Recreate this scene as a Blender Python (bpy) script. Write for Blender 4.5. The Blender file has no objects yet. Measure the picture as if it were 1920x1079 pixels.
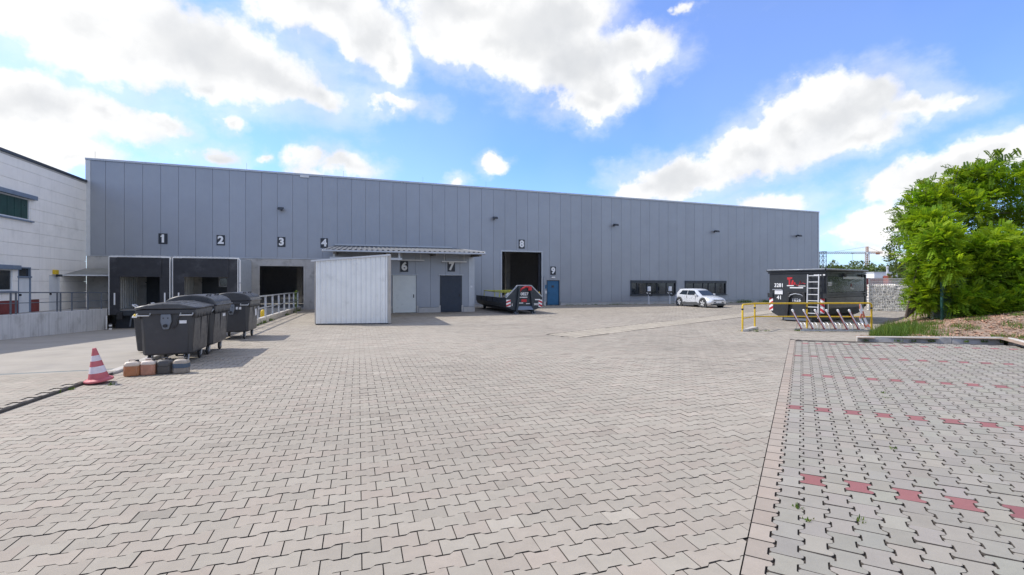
import bpy, math, random
import numpy as np
from mathutils import Vector, Matrix, Euler

random.seed(7)
rng = np.random.default_rng(7)
scene = bpy.context.scene
COL = scene.collection
R_ = math.radians

# ------------------------------------------------------------------ camera
# x runs along the hall front, y from the camera towards the hall, z up; the yard is z = 0
cam_data = bpy.data.cameras.new('camera')
cam_data.sensor_width = 36.0
cam_data.lens = 870.0 / 1920.0 * 36.0
cam_data.shift_y = -0.0039
cam_data.clip_start = 0.05
cam_data.clip_end = 3000.0
cam = bpy.data.objects.new('camera', cam_data)
COL.objects.link(cam)
cam.location = (0, 0, 1.75)
cam.rotation_euler = (R_(90), 0, R_(-18.3))
scene.camera = cam

# ------------------------------------------------------------------ light
SUN_EL, SUN_AZ = 47.4, -60.6           # azimuth from +y towards +x
SUN_DIR = Vector((math.sin(R_(SUN_AZ)) * math.cos(R_(SUN_EL)), math.cos(R_(SUN_AZ)) * math.cos(R_(SUN_EL)), math.sin(R_(SUN_EL))))
sun_data = bpy.data.lights.new('sun', 'SUN')
sun_data.energy = 3.4
sun_data.angle = R_(0.53)
sun_data.color = (1.0, 0.955, 0.89)
sun = bpy.data.objects.new('sun', sun_data)
COL.objects.link(sun)
sun.rotation_euler = (-SUN_DIR).to_track_quat('-Z', 'Y').to_euler()

world = bpy.data.worlds.new('World')
scene.world = world
world.use_nodes = True
SKY_STRENGTH = 0.15

class NT:
    """small helper to write node trees"""
    def __init__(self, tree):
        self.t = tree
        for n in list(tree.nodes):
            tree.nodes.remove(n)
    def node(self, kind, **kw):
        n = self.t.nodes.new(kind)
        for k, v in kw.items():
            setattr(n, k, v)
        return n
    def put(self, sock, v):
        if hasattr(v, 'is_output'):
            self.t.links.new(v, sock)
        elif v is not None:
            sock.default_value = v
    def math(self, op, a, b=None, c=None, clamp=False):
        n = self.node('ShaderNodeMath', operation=op, use_clamp=clamp)
        self.put(n.inputs[0], a)
        if b is not None: self.put(n.inputs[1], b)
        if c is not None: self.put(n.inputs[2], c)
        return n.outputs[0]
    def vec(self, op, a, b=None, out=0):
        n = self.node('ShaderNodeVectorMath', operation=op)
        self.put(n.inputs[0], a)
        if b is not None: self.put(n.inputs[1], b)
        return n.outputs[out]
    def noise(self, vec, scale, detail=4.0, rough=0.5, out=0, dims='3D'):
        n = self.node('ShaderNodeTexNoise', noise_dimensions=dims)
        if vec is not None: self.put(n.inputs['Vector'], vec)
        n.inputs['Scale'].default_value = scale
        n.inputs['Detail'].default_value = detail
        n.inputs['Roughness'].default_value = rough
        return n.outputs[out]
    def step(self, v, lo, hi):
        n = self.node('ShaderNodeMapRange', interpolation_type='SMOOTHSTEP')
        self.put(n.inputs[0], v)
        n.inputs[1].default_value = lo; n.inputs[2].default_value = hi
        n.inputs[3].default_value = 0.0; n.inputs[4].default_value = 1.0
        return n.outputs[0]
    def remap(self, v, lo, hi, a, b):
        n = self.node('ShaderNodeMapRange')
        self.put(n.inputs[0], v)
        for i, x in enumerate((lo, hi, a, b)): n.inputs[i + 1].default_value = x
        return n.outputs[0]
    def mix(self, fac, a, b, blend='MIX'):
        n = self.node('ShaderNodeMix', data_type='RGBA', blend_type=blend)
        self.put(n.inputs[0], fac)
        for i, v in ((6, a), (7, b)):
            if not hasattr(v, 'is_output') and len(v) == 3: v = (*v, 1.0)
            self.put(n.inputs[i], v)
        return n.outputs[2]

def build_world():
    w = NT(world.node_tree)
    out = w.node('ShaderNodeOutputWorld')
    bg = w.node('ShaderNodeBackground')
    sky = w.node('ShaderNodeTexSky', sky_type='NISHITA')
    sky.sun_disc = False
    sky.sun_elevation = R_(SUN_EL)
    sky.sun_rotation = R_(SUN_AZ)
    sky.air_density = 1.0; sky.dust_density = 0.7; sky.ozone_density = 2.2
    d = w.node('ShaderNodeTexCoord').outputs['Generated']
    sx = w.node('ShaderNodeSeparateXYZ'); w.put(sx.inputs[0], d)
    az = w.math('MULTIPLY', w.math('ARCTAN2', sx.outputs[0], sx.outputs[1]), 180 / math.pi)
    el = w.math('MULTIPLY', w.math('ARCSINE', sx.outputs[2]), 180 / math.pi)
    cb = w.node('ShaderNodeCombineXYZ'); w.put(cb.inputs[0], az); w.put(cb.inputs[1], el)
    # turbulence bends every outline
    warp = w.vec('SUBTRACT', w.noise(d, 9.0, 5.0, 0.6, out=1), (0.5, 0.5, 0.5))
    pos = w.vec('ADD', cb.outputs[0], w.vec('MULTIPLY', warp, (9.0, 6.0, 0.0)))
    field = None
    for (a, e, ra, re, rot) in CLOUDS:
        mp = w.node('ShaderNodeMapping', vector_type='TEXTURE')
        w.put(mp.inputs['Vector'], pos)
        mp.inputs['Location'].default_value = (a, e, 0)
        mp.inputs['Rotation'].default_value = (0, 0, R_(rot))
        mp.inputs['Scale'].default_value = (ra * 1.20, re * 1.22, 1)
        f = w.math('MULTIPLY', w.math('SUBTRACT', 1.0, w.vec('LENGTH', mp.outputs[0], out=1)), min(1.0, 0.40 + re / 5.0))
        field = f if field is None else w.math('SMOOTH_MAX', field, f, 0.25)
    field = w.math('MAXIMUM', field, -0.6)
    # broken cumulus goes on all round; unseen cover raised to whiten the ambient
    flat = w.node('ShaderNodeCombineXYZ')
    zz = w.math('ADD', w.math('MAXIMUM', sx.outputs[2], 0.0), 0.16)
    w.put(flat.inputs[0], w.math('DIVIDE', sx.outputs[0], zz)); w.put(flat.inputs[1], w.math('DIVIDE', sx.outputs[1], zz))
    wide = w.remap(w.noise(flat.outputs[0], 1.1, 3.0, 0.55), 0.42, 0.62, -0.3, 0.8)
    away = w.math('MAXIMUM', w.step(w.math('ABSOLUTE', w.math('SUBTRACT', az, 18.3)), 48.0, 62.0), w.step(el, 31.0, 40.0))
    mixf = w.node('ShaderNodeMix', data_type='FLOAT')
    w.put(mixf.inputs[0], away); w.put(mixf.inputs[2], field); w.put(mixf.inputs[3], wide)
    field = mixf.outputs[0]
    n1 = w.math('ADD', w.math('MULTIPLY', w.noise(d, 9.0, 9.0, 0.56), 0.8), w.math('MULTIPLY', w.noise(d, 34.0, 5.0, 0.6), 0.2))
    off = w.vec('ADD', d, (-0.016, 0.008, 0.020))
    n2 = w.math('ADD', w.math('MULTIPLY', w.noise(off, 9.0, 5.0, 0.56), 0.8), 0.1)
    dens = w.math('ADD', field, w.math('MULTIPLY', w.math('SUBTRACT', n1, 0.5), 1.6))
    mask = w.math('POWER', w.step(dens, 0.0, 0.40), 0.9)
    veil = w.math('MULTIPLY', w.step(w.math('ADD', field, w.math('MULTIPLY', w.math('SUBTRACT', w.noise(w.vec('MULTIPLY', d, (1.0, 1.0, 1.8)), 7.0, 7.0, 0.62), 0.5), 1.5)), -0.40, 0.40), 0.42)
    mask = w.math('MAXIMUM', mask, veil)
    mask = w.math('MULTIPLY', mask, w.step(el, -1.0, 2.0))
    n3 = w.noise(d, 5.5, 5.0, 0.5); n4 = w.noise(w.vec('ADD', d, (-0.03, 0.015, 0.042)), 5.5, 3.0, 0.5)
    lit = w.math('ADD', w.math('ADD', 0.80, w.math('MULTIPLY', w.math('SUBTRACT', n1, n2), 1.1)), w.math('MULTIPLY', w.math('SUBTRACT', n3, n4), 2.2), clamp=True)
    core = w.math('MULTIPLY', w.step(w.math('ADD', field, w.math('MULTIPLY', w.math('SUBTRACT', w.noise(d, 4.0, 3.0), 0.5), 1.2)), 0.36, 0.95), 0.54)
    ccol = w.mix(lit, (0.53, 0.555, 0.60), (0.89, 0.887, 0.88))
    ccol = w.mix(core, ccol, (0.47, 0.49, 0.52))
    # Nishita air, richer blue as the photograph shows it, paler near the horizon
    air = w.vec('MULTIPLY', sky.outputs[0], (SKY_STRENGTH * 0.70, SKY_STRENGTH * 0.95, SKY_STRENGTH * 1.46))
    hz = w.math('MULTIPLY', w.math('SUBTRACT', 1.0, w.step(w.noise(d, 2.2, 4.0), 0.35, 0.75)), 0.10)
    air = w.mix(hz, air, (0.85, 0.90, 0.98))
    w.put(bg.inputs['Color'], w.mix(mask, air, ccol))
    bg.inputs['Strength'].default_value = 1.0
    w.t.links.new(bg.outputs[0], out.inputs[0])
    world.cycles.sampling_method = 'MANUAL'
    world.cycles.sample_map_resolution = 256

CLOUDS = [(-24.7,22.5,12.6,4.9,0),(-15.4,22.7,11.9,4.4,-8),(-8.5,21.4,6.8,2.5,-15),(-4.2,20.5,3.1,1.7,0),(-28.3,15.1,7.2,3.2,0),(-23.2,15.3,5.6,2.1,-12),(-18.9,15.7,2.9,1.2,-10),(-27.7,12.5,4.8,1.5,-10),(-24.7,11.7,3.9,1.4,-8),(-15.4,19.1,2.3,1.5,0),(-13.1,16.2,1.6,1.3,0),(-14.9,13.0,3.2,1.5,0),(-1.9,13.4,4.9,1.5,0),(3.8,20.5,4.0,1.0,0),(-9.6,13.0,1.1,0.6,0),(-3.0,28.7,8.5,2.6,0),(1.7,26.7,4.2,4.0,0),(3.5,25.1,2.5,3.1,0),(13.0,30.1,12.2,3.7,0),(20.9,27.9,9.1,4.9,-10),(26.5,25.1,5.8,3.7,0),(33.4,25.5,4.8,2.2,0),(27.8,20.9,4.2,2.3,0),(24.9,30.3,6.5,3.4,0),(30.0,22.4,3.8,2.8,0),(17.0,26.9,7.2,2.6,0),(53.3,16.9,5.5,3.1,5),(49.6,15.7,5.3,3.2,15),(45.1,14.1,6.0,2.7,10),(38.5,12.4,6.4,2.4,0),(58.3,16.0,4.3,1.6,0),(61.8,15.7,1.8,0.8,10),(55.1,14.2,4.7,1.7,8),(34.9,11.6,3.6,1.5,0),(47.2,8.8,4.6,1.5,0),(32.4,10.9,2.2,0.7,0),(61.3,9.9,6.0,1.9,8),(65.2,10.7,4.3,1.7,10),(58.7,9.1,4.4,1.5,0),(57.1,6.6,4.4,1.1,5),(54.6,4.8,4.7,1.3,0),(56.3,3.2,4.9,0.8,0),(17.0,14.4,1.7,0.9,0),(11.1,12.5,1.4,0.6,0),(39.1,28.7,0.9,0.5,0),(31.6,22.0,0.6,0.4,0)]
build_world()

vs = scene.view_settings
vs.view_transform = 'Standard'
vs.look = 'None'
vs.exposure = 0.38
vs.gamma = 1.0
vs.use_curve_mapping = False
scene.render.engine = 'CYCLES'
scene.cycles.use_denoising = True
scene.cycles.max_bounces = 6
scene.cycles.caustics_reflective = False
scene.cycles.caustics_refractive = False
scene.cycles.sample_clamp_indirect = 6.0

# ------------------------------------------------------------------ materials
MATS = {}
def mat(name, col, rough=0.6, metal=0.0, vary=0.0, vscale=3.0, bump=0.0, bscale=60.0, spec=0.5, dirt=None, streak=0.0, tone=None, coat=0.0):
    """procedural surface: base colour with uneven tone, optional dirt, vertical streaks and fine relief"""
    if name in MATS: return MATS[name]
    m = bpy.data.materials.new(name); m.use_nodes = True
    w = NT(m.node_tree)
    out = w.node('ShaderNodeOutputMaterial'); b = w.node('ShaderNodeBsdfPrincipled')
    w.t.links.new(b.outputs[0], out.inputs[0])
    P = w.node('ShaderNodeNewGeometry').outputs['Position']
    c = (*col, 1.0)
    if vary > 0:
        v = w.remap(w.noise(P, vscale, 6.0, 0.6), 0.3, 0.7, 1 - vary, 1 + vary)
        c = w.mix(1.0, c, _grey(w, v), 'MULTIPLY')
    if dirt:
        dc, lo, hi, amt, sc = dirt
        f = w.math('MULTIPLY', w.step(w.noise(P, sc, 7.0, 0.62), lo, hi), amt)
        c = w.mix(f, c, dc)
    if streak > 0:
        sp = w.vec('MULTIPLY', P, (1.0, 1.0, 0.06))
        f = w.math('MULTIPLY', w.step(w.noise(sp, 6.0, 5.0, 0.65), 0.45, 0.75), streak)
        c = w.mix(f, c, tuple(x * 0.35 for x in col))
    if tone:
        if tone == 'object':
            oi = w.node('ShaderNodeObjectInfo'); tv = oi.outputs['Color']
        else:
            at = w.node('ShaderNodeAttribute'); at.attribute_name = 'tone'; tv = at.outputs['Color']
        c = w.mix(1.0, c, tv, 'MULTIPLY')
    w.put(b.inputs['Base Color'], c)
    rv = w.remap(w.noise(P, vscale * 2.3, 4.0), 0.3, 0.7, max(0.02, rough - 0.08), min(1.0, rough + 0.08))
    w.put(b.inputs['Roughness'], rv)
    b.inputs['Metallic'].default_value = metal
    b.inputs['Specular IOR Level'].default_value = spec
    if coat: b.inputs['Coat Weight'].default_value = coat
    if bump > 0:
        bn = w.node('ShaderNodeBump'); bn.inputs['Strength'].default_value = bump; bn.inputs['Distance'].default_value = 0.01
        w.put(bn.inputs['Height'], w.noise(P, bscale, 6.0, 0.6))
        w.t.links.new(bn.outputs[0], b.inputs['Normal'])
    MATS[name] = m
    return m

def _grey(w, v):
    n = w.node('ShaderNodeCombineXYZ')
    for i in range(3): w.put(n.inputs[i], v)
    return n.outputs[0]

def leaf_mat(name, col, trans=0.35, rough=0.5):
    if name in MATS: return MATS[name]
    m = bpy.data.materials.new(name); m.use_nodes = True
    w = NT(m.node_tree)
    out = w.node('ShaderNodeOutputMaterial'); b = w.node('ShaderNodeBsdfPrincipled'); t = w.node('ShaderNodeBsdfTranslucent'); mx = w.node('ShaderNodeMixShader')
    at = w.node('ShaderNodeAttribute'); at.attribute_name = 'tone'
    c = w.mix(1.0, (*col, 1.0), at.outputs['Color'], 'MULTIPLY')
    w.put(b.inputs['Base Color'], c); b.inputs['Roughness'].default_value = rough; b.inputs['Specular IOR Level'].default_value = 0.3
    w.put(t.inputs['Color'], w.mix(1.0, c, (1.25, 1.15, 0.5, 1.0), 'MULTIPLY'))
    mx.inputs[0].default_value = trans
    w.t.links.new(b.outputs[0], mx.inputs[1]); w.t.links.new(t.outputs[0], mx.inputs[2]); w.t.links.new(mx.outputs[0], out.inputs[0])
    MATS[name] = m
    return m

# ------------------------------------------------------------------ mesh helpers
class MB:
    def __init__(self): self.v = []; self.f = []
    def add(self, vs, fs):
        n = len(self.v); self.v += [tuple(p) for p in vs]; self.f += [tuple(i + n for i in f) for f in fs]; return self
    def box(self, x0, x1, y0, y1, z0, z1):
        return self.add([(x0,y0,z0),(x1,y0,z0),(x1,y1,z0),(x0,y1,z0),(x0,y0,z1),(x1,y0,z1),(x1,y1,z1),(x0,y1,z1)],
                        [(0,3,2,1),(4,5,6,7),(0,1,5,4),(1,2,6,5),(2,3,7,6),(3,0,4,7)])
    def hexa(self, bottom, top):
        """bottom and top: four points each, counter-clockwise from above"""
        return self.add(list(bottom) + list(top), [(3,2,1,0),(4,5,6,7),(0,1,5,4),(1,2,6,5),(2,3,7,6),(3,0,4,7)])
    def prism(self, pts, axis, a, b):
        """polygon pts swept along axis ('x','y','z') from a to b; pts are the two other coordinates in order"""
        def p3(p, t):
            return {'x': (t, p[0], p[1]), 'y': (p[0], t, p[1]), 'z': (p[0], p[1], t)}[axis]
        n = len(pts)
        return self.add([p3(p, a) for p in pts] + [p3(p, b) for p in pts],
                        [tuple(range(n - 1, -1, -1)), tuple(range(n, 2 * n))] + [(i, (i + 1) % n, (i + 1) % n + n, i + n) for i in range(n)])
    def tube(self, pts, r, n=8, caps=True):
        pts = [Vector(p) for p in pts]; k = len(pts)
        rs = r if isinstance(r, (list, tuple)) else [r] * k
        vs = []; up = None
        for i, p in enumerate(pts):
            d = (pts[min(i + 1, k - 1)] - pts[max(i - 1, 0)]).normalized()
            if up is None: up = Vector((0, 0, 1)) if abs(d.z) < 0.9 else Vector((1, 0, 0))
            a = d.cross(up)
            if a.length < 1e-5: a = d.cross(Vector((0, 1, 0.3)))
            a.normalize(); b = a.cross(d).normalized(); up = b
            vs += [p + rs[i] * (a * math.cos(2 * math.pi * j / n) + b * math.sin(2 * math.pi * j / n)) for j in range(n)]
        fs = [(i * n + j, i * n + (j + 1) % n, (i + 1) * n + (j + 1) % n, (i + 1) * n + j) for i in range(k - 1) for j in range(n)]
        if caps: fs += [tuple(range(n - 1, -1, -1)), tuple(range((k - 1) * n, k * n))]
        return self.add(vs, fs)
    def bar(self, p0, p1, w, h):
        """rectangular bar between two points, w sideways, h upwards"""
        p0, p1 = Vector(p0), Vector(p1); d = (p1 - p0).normalized()
        s = d.cross(Vector((0, 0, 1)))
        if s.length < 1e-4: s = Vector((1, 0, 0))
        s.normalize(); u = s.cross(d).normalized()
        q = lambda p: [p - s * w / 2 - u * h / 2, p + s * w / 2 - u * h / 2, p + s * w / 2 + u * h / 2, p - s * w / 2 + u * h / 2]
        return self.add(q(p0) + q(p1), [(3,2,1,0),(4,5,6,7),(0,1,5,4),(1,2,6,5),(2,3,7,6),(3,0,4,7)])
    def lathe(self, prof, n=20, c=(0, 0, 0)):
        vs = []; k = len(prof)
        for (r, z) in prof: vs += [(c[0] + r * math.cos(2 * math.pi * j / n), c[1] + r * math.sin(2 * math.pi * j / n), c[2] + z) for j in range(n)]
        fs = [(i * n + j, i * n + (j + 1) % n, (i + 1) * n + (j + 1) % n, (i + 1) * n + j) for i in range(k - 1) for j in range(n)]
        fs += [tuple(range(n - 1, -1, -1)), tuple(range((k - 1) * n, k * n))]
        return self.add(vs, fs)
    def loft(self, rings, caps=True):
        n = len(rings[0]); k = len(rings); vs = [p for r in rings for p in r]
        fs = [(i * n + j, i * n + (j + 1) % n, (i + 1) * n + (j + 1) % n, (i + 1) * n + j) for i in range(k - 1) for j in range(n)]
        if caps: fs += [tuple(range(n - 1, -1, -1)), tuple(range((k - 1) * n, k * n))]
        return self.add(vs, fs)
    def disc_y(self, c, r, y0, y1, n=20):
        return self.prism([(c[0] + r * math.cos(2 * math.pi * j / n), c[1] + r * math.sin(2 * math.pi * j / n)) for j in range(n)], 'y', y0, y1)
    def disc_x(self, c, r, x0, x1, n=20):
        return self.prism([(c[0] + r * math.cos(2 * math.pi * j / n), c[1] + r * math.sin(2 * math.pi * j / n)) for j in range(n)], 'x', x0, x1)
    def build(self, name, material, parent=None, bevel=0.0, smooth=False, segs=1):
        me = bpy.data.meshes.new(name)
        me.from_pydata(self.v, [], self.f); me.update()
        import bmesh
        bm = bmesh.new(); bm.from_mesh(me); bmesh.ops.recalc_face_normals(bm, faces=bm.faces); bm.to_mesh(me); bm.free()
        me.materials.append(material)
        o = bpy.data.objects.new(name, me); COL.objects.link(o)
        if parent: o.parent = parent
        if bevel > 0:
            bv = o.modifiers.new('bevel', 'BEVEL'); bv.width = bevel; bv.segments = segs; bv.limit_method = 'ANGLE'; bv.angle_limit = R_(35)
        if smooth:
            for p in me.polygons: p.use_smooth = True
            if smooth != 'all': me.set_sharp_from_angle(angle=R_(smooth if smooth is not True else 40))
        return o

def tag(o, label=None, cat=None, group=None, kind=None):
    if label: o['label'] = label
    if cat: o['category'] = cat
    if group: o['group'] = group
    if kind: o['kind'] = kind
    return o

def thing(name, label, cat, loc=(0, 0, 0), rz=0.0, group=None, kind=None):
    o = bpy.data.objects.new(name, None); o.empty_display_size = 0.2
    COL.objects.link(o); o.location = loc; o.rotation_euler = (0, 0, rz)
    return tag(o, label, cat, group, kind)

def copy_tree(o, parent=None, label=None):
    c = o.copy(); COL.objects.link(c); c.parent = parent
    if label: c['label'] = label
    for ch in o.children: copy_tree(ch, c)
    return c

def mesh_np(name, verts, loops, starts, material, parent=None, tone=None):
    """fast mesh from arrays; tone: one colour per vertex"""
    me = bpy.data.meshes.new(name)
    me.vertices.add(len(verts)); me.vertices.foreach_set('co', np.asarray(verts, np.float32).ravel())
    me.loops.add(len(loops)); me.loops.foreach_set('vertex_index', np.asarray(loops, np.int32))
    me.polygons.add(len(starts)); me.polygons.foreach_set('loop_start', np.asarray(starts, np.int32))
    if tone is not None:
        at = me.attributes.new('tone', 'FLOAT_COLOR', 'POINT')
        t4 = np.ones((len(verts), 4), np.float32); t4[:, :3] = tone
        at.data.foreach_set('color', t4.ravel())
    me.update(calc_edges=True); me.validate(); me.polygons.foreach_set('use_smooth', np.zeros(len(me.polygons), bool))
    me.materials.append(material)
    o = bpy.data.objects.new(name, me); COL.objects.link(o)
    if parent: o.parent = parent
    return o

def quads_np(name, q, material, parent=None, tone=None):
    """q: (N,4,3) free quads, tone (N,3)"""
    n = len(q)
    return mesh_np(name, q.reshape(-1, 3), np.arange(4 * n), np.arange(0, 4 * n, 4), material, parent, None if tone is None else np.repeat(tone, 4, axis=0))

_text_cache = {}
def text_mesh(s, size, bold=0.03, depth=0.004):
    key = (s, size, bold, depth)
    if key in _text_cache: return _text_cache[key]
    cu = bpy.data.curves.new('text', 'FONT'); cu.body = s; cu.size = size; cu.offset = bold * size; cu.extrude = depth
    cu.align_x = 'CENTER'; cu.align_y = 'CENTER'; cu.resolution_u = 4
    ob = bpy.data.objects.new('text', cu); COL.objects.link(ob)
    dg = bpy.context.evaluated_depsgraph_get()
    me = bpy.data.meshes.new_from_object(ob.evaluated_get(dg))
    bpy.data.objects.remove(ob); bpy.data.curves.remove(cu)
    _text_cache[key] = me
    return me
def text(name, s, size, loc, rot, material, parent=None, bold=0.03, sx=1.0):
    me = text_mesh(s, size, bold).copy(); me.materials.clear(); me.materials.append(material)
    o = bpy.data.objects.new(name, me); COL.objects.link(o)
    o.location = loc; o.rotation_euler = rot; o.scale = (sx, 1, 1)
    if parent: o.parent = parent
    return o

# ------------------------------------------------------------------ ground and paving
STONE = (0.356, 0.318, 0.263)
def stone_tones(n, xy):
    """per-stone colour: greyish and pinkish stones, a slow drift over the yard"""
    g = rng.normal(1.0, 0.035, n)
    pink = np.clip(rng.normal(0.22, 0.32, n), 0, 1)
    drift = 0.05 * np.sin(xy[:, 0] * 0.55 + 1.3) * np.cos(xy[:, 1] * 0.42) + 0.03 * np.sin(xy[:, 0] * 0.21 - xy[:, 1] * 0.33)
    g = g + drift
    t = np.stack([g * (0.995 + 0.02 * pink), g * (1.0 - 0.03 * pink), g * (1.0 - 0.03 * pink)], 1)
    odd = rng.random(n); t *= np.where(odd < .012, .86, np.where(odd > .985, 1.12, 1.0))[:, None]
    return np.clip(t, 0.6, 1.4)

def paving_mat(name, col, tone, stain):
    m = bpy.data.materials.new(name); m.use_nodes = True
    w = NT(m.node_tree)
    out = w.node('ShaderNodeOutputMaterial'); b = w.node('ShaderNodeBsdfPrincipled')
    w.t.links.new(b.outputs[0], out.inputs[0])
    P = w.node('ShaderNodeNewGeometry').outputs['Position']
    if tone == 'object': tv = w.node('ShaderNodeObjectInfo').outputs['Color']
    else:
        at = w.node('ShaderNodeAttribute'); at.attribute_name = 'tone'; tv = at.outputs['Color']
    c = w.mix(1.0, (*col, 1.0), tv, 'MULTIPLY')
    grain = w.remap(w.noise(P, 260.0, 3.0, 0.7), 0.25, 0.75, 0.80, 1.18)
    c = w.mix(1.0, c, _grey(w, grain), 'MULTIPLY')
    blotch = w.remap(w.noise(P, 9.0, 5.0, 0.65), 0.3, 0.7, 0.95, 1.05)
    c = w.mix(1.0, c, _grey(w, blotch), 'MULTIPLY')
    # tyre film and old oil, in broad uneven patches
    f = w.math('MULTIPLY', w.step(w.noise(w.vec('MULTIPLY', P, (0.55, 1.0, 1.0)), 0.30, 5.0, 0.6), 0.46, 0.70), stain)
    c = w.mix(f, c, tuple(x * 0.62 for x in col))
    g = w.math('MULTIPLY', w.step(w.noise(P, 2.6, 4.0, 0.6), 0.70, 0.78), 0.22)
    c = w.mix(g, c, tuple(x * 0.5 for x in col))
    if stain > .3:                                   # worn tyre tracks curving through the yard
        flat = w.vec('MULTIPLY', P, (1, 1, 0))
        for (cx, cy, r0) in ((30.0, 2.0, 22.0), (-20.0, 6.0, 29.0), (9.0, 60.0, 44.0)):
            rr_ = w.vec('LENGTH', w.vec('SUBTRACT', flat, (cx, cy, 0)), out=1)
            for k in (0.0, 1.75):
                dist_ = w.math('ABSOLUTE', w.math('SUBTRACT', rr_, r0 + k))
                f = w.math('MULTIPLY', w.math('SUBTRACT', 1.0, w.step(dist_, 0.05, 0.26)), w.math('MULTIPLY', w.step(w.noise(P, .5, 4, .6), .40, .65), 0.16))
                c = w.mix(f, c, tuple(x * 0.45 for x in col))
    w.put(b.inputs['Base Color'], c)
    b.inputs['Roughness'].default_value = 0.86
    b.inputs['Specular IOR Level'].default_value = 0.25
    bn = w.node('ShaderNodeBump'); bn.inputs['Strength'].default_value = 0.35; bn.inputs['Distance'].default_value = 0.002
    w.put(bn.inputs['Height'], w.noise(P, 320.0, 3.0, 0.7)); w.t.links.new(bn.outputs[0], b.inputs['Normal'])
    return m

M_STONE_O = paving_mat('paver_concrete', STONE, 'object', 0.35)
M_STONE_A = paving_mat('paver_concrete_field', STONE, 'attr', 0.35)
GREY = (0.295, 0.272, 0.234)
M_GREY_O = paving_mat('grey_paver_concrete', GREY, 'object', 0.15)
M_GREY_A = paving_mat('grey_paver_concrete_field', GREY, 'attr', 0.15)
M_RED_O = paving_mat('red_paver_concrete', (0.27, 0.115, 0.115), 'object', 0.1)
M_BORDER = paving_mat('border_paver_concrete', (0.350, 0.302, 0.252), 'object', 0.1)
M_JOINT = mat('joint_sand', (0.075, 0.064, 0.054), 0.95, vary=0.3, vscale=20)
M_SOIL = mat('joint_soil', (0.042, 0.033, 0.025), 0.95, vary=0.4, vscale=30)
M_CONC = mat('concrete', (0.47, 0.455, 0.43), 0.85, vary=0.12, vscale=1.5, bump=0.3, bscale=40, dirt=((0.16, 0.15, 0.14), 0.52, 0.75, 0.5, 2.0))
M_KERB = mat('kerb_concrete', (0.50, 0.47, 0.43), 0.88, vary=0.15, vscale=4, bump=0.4, bscale=60, dirt=((0.14, 0.13, 0.11), 0.5, 0.72, 0.6, 3.0))
M_KERBD = mat('dark_kerb', (.085, .075, .065), .9, vary=.3, vscale=8)  # near-black tone of the front kerb stones
M_ASPHALT = mat('worn_asphalt', (0.19, 0.185, 0.178), 0.9, vary=0.15, vscale=0.8, bump=0.4, bscale=120)
M_LANE = mat('lane_concrete', (0.345, 0.312, 0.265), 0.9, vary=0.10, vscale=0.9, bump=0.25, bscale=80, dirt=((0.22, 0.20, 0.18), 0.5, 0.8, 0.5, 0.7))

def sheet(name, polys, m, parent=None, kind=None):
    mb = MB()
    for p in polys: mb.add(p, [tuple(range(len(p)))])
    o = mb.build(name, m, parent)
    if kind: o['kind'] = kind
    return o

KX = lambda y: -4.60 + 0.037 * (y - 8.1)          # line of the kerb beside the dock lane
# the ground to the horizon, left out where the dock lane lies lower
G0 = -0.06
sheet('ground', [[(-1500, -300, G0), (1500, -300, G0), (1500, 4.9, G0), (-1500, 4.9, G0)],
                 [(-1500, 4.9, G0), (-15.9, 4.9, G0), (-15.9, 34.5, G0), (-1500, 34.5, G0)],
                 [(KX(4.9) - .05, 4.9, G0), (1500, 4.9, G0), (1500, 34.5, G0), (KX(34.5) - .05, 34.5, G0)],
                 [(-1500, 34.5, G0), (1500, 34.5, G0), (1500, 2500, G0), (-1500, 2500, G0)]], M_ASPHALT, kind='structure')

# parking bay frame: origin on the border, s along it (away), t to its right, ground rising to the right
PO = np.array([2.16, 2.22]); E1 = np.array([0.76963, 0.63849]); E2 = np.array([0.63849, -0.76963]); PSLOPE = 0.035
def pk(s, t, z=0.0):
    p = PO + s * E1 + t * E2
    return (float(p[0]), float(p[1]), z + PSLOPE * t)
S_END = 13.75

yard = sheet('yard', [[(KX(-6) + .02, -6, -.014), (-.6, -6, -.014), (44.5, 34.3, -.014), (KX(34.3) + .02, 34.3, -.014)],
                      [(-.6, -6, -.014), (60, 2, -.05), (60, 34.3, -.014), (44.5, 34.3, -.014)]], M_JOINT, kind='structure')
parking = sheet('parking_bay', [[pk(-3.5, 0.0, -.012), pk(-3.5, 16, -.012), pk(S_END + .1, 16, -.012), pk(S_END + .1, 0.0, -.012)]], M_SOIL, kind='structure')

def bone(L, W, w, e, t, g, corner=0.0, gy=0.0):
    """outline of a double-T paver, long axis x, shrunk by the joint"""
    h = g / 2; a = L / 2 - h; W2 = W / 2 - h - gy; w2 = w / 2 - h - gy
    top = [(-a, W2 - corner), (-a + corner, W2), (-a + e, W2), (-a + e + t, w2), (a - e - t, w2), (a - e, W2), (a - corner, W2), (a, W2 - corner)] if corner else \
          [(-a, W2), (-a + e, W2), (-a + e + t, w2), (a - e - t, w2), (a - e, W2), (a, W2)]
    return np.array(top + [(-x, -y) for x, y in top])[::-1]

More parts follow.
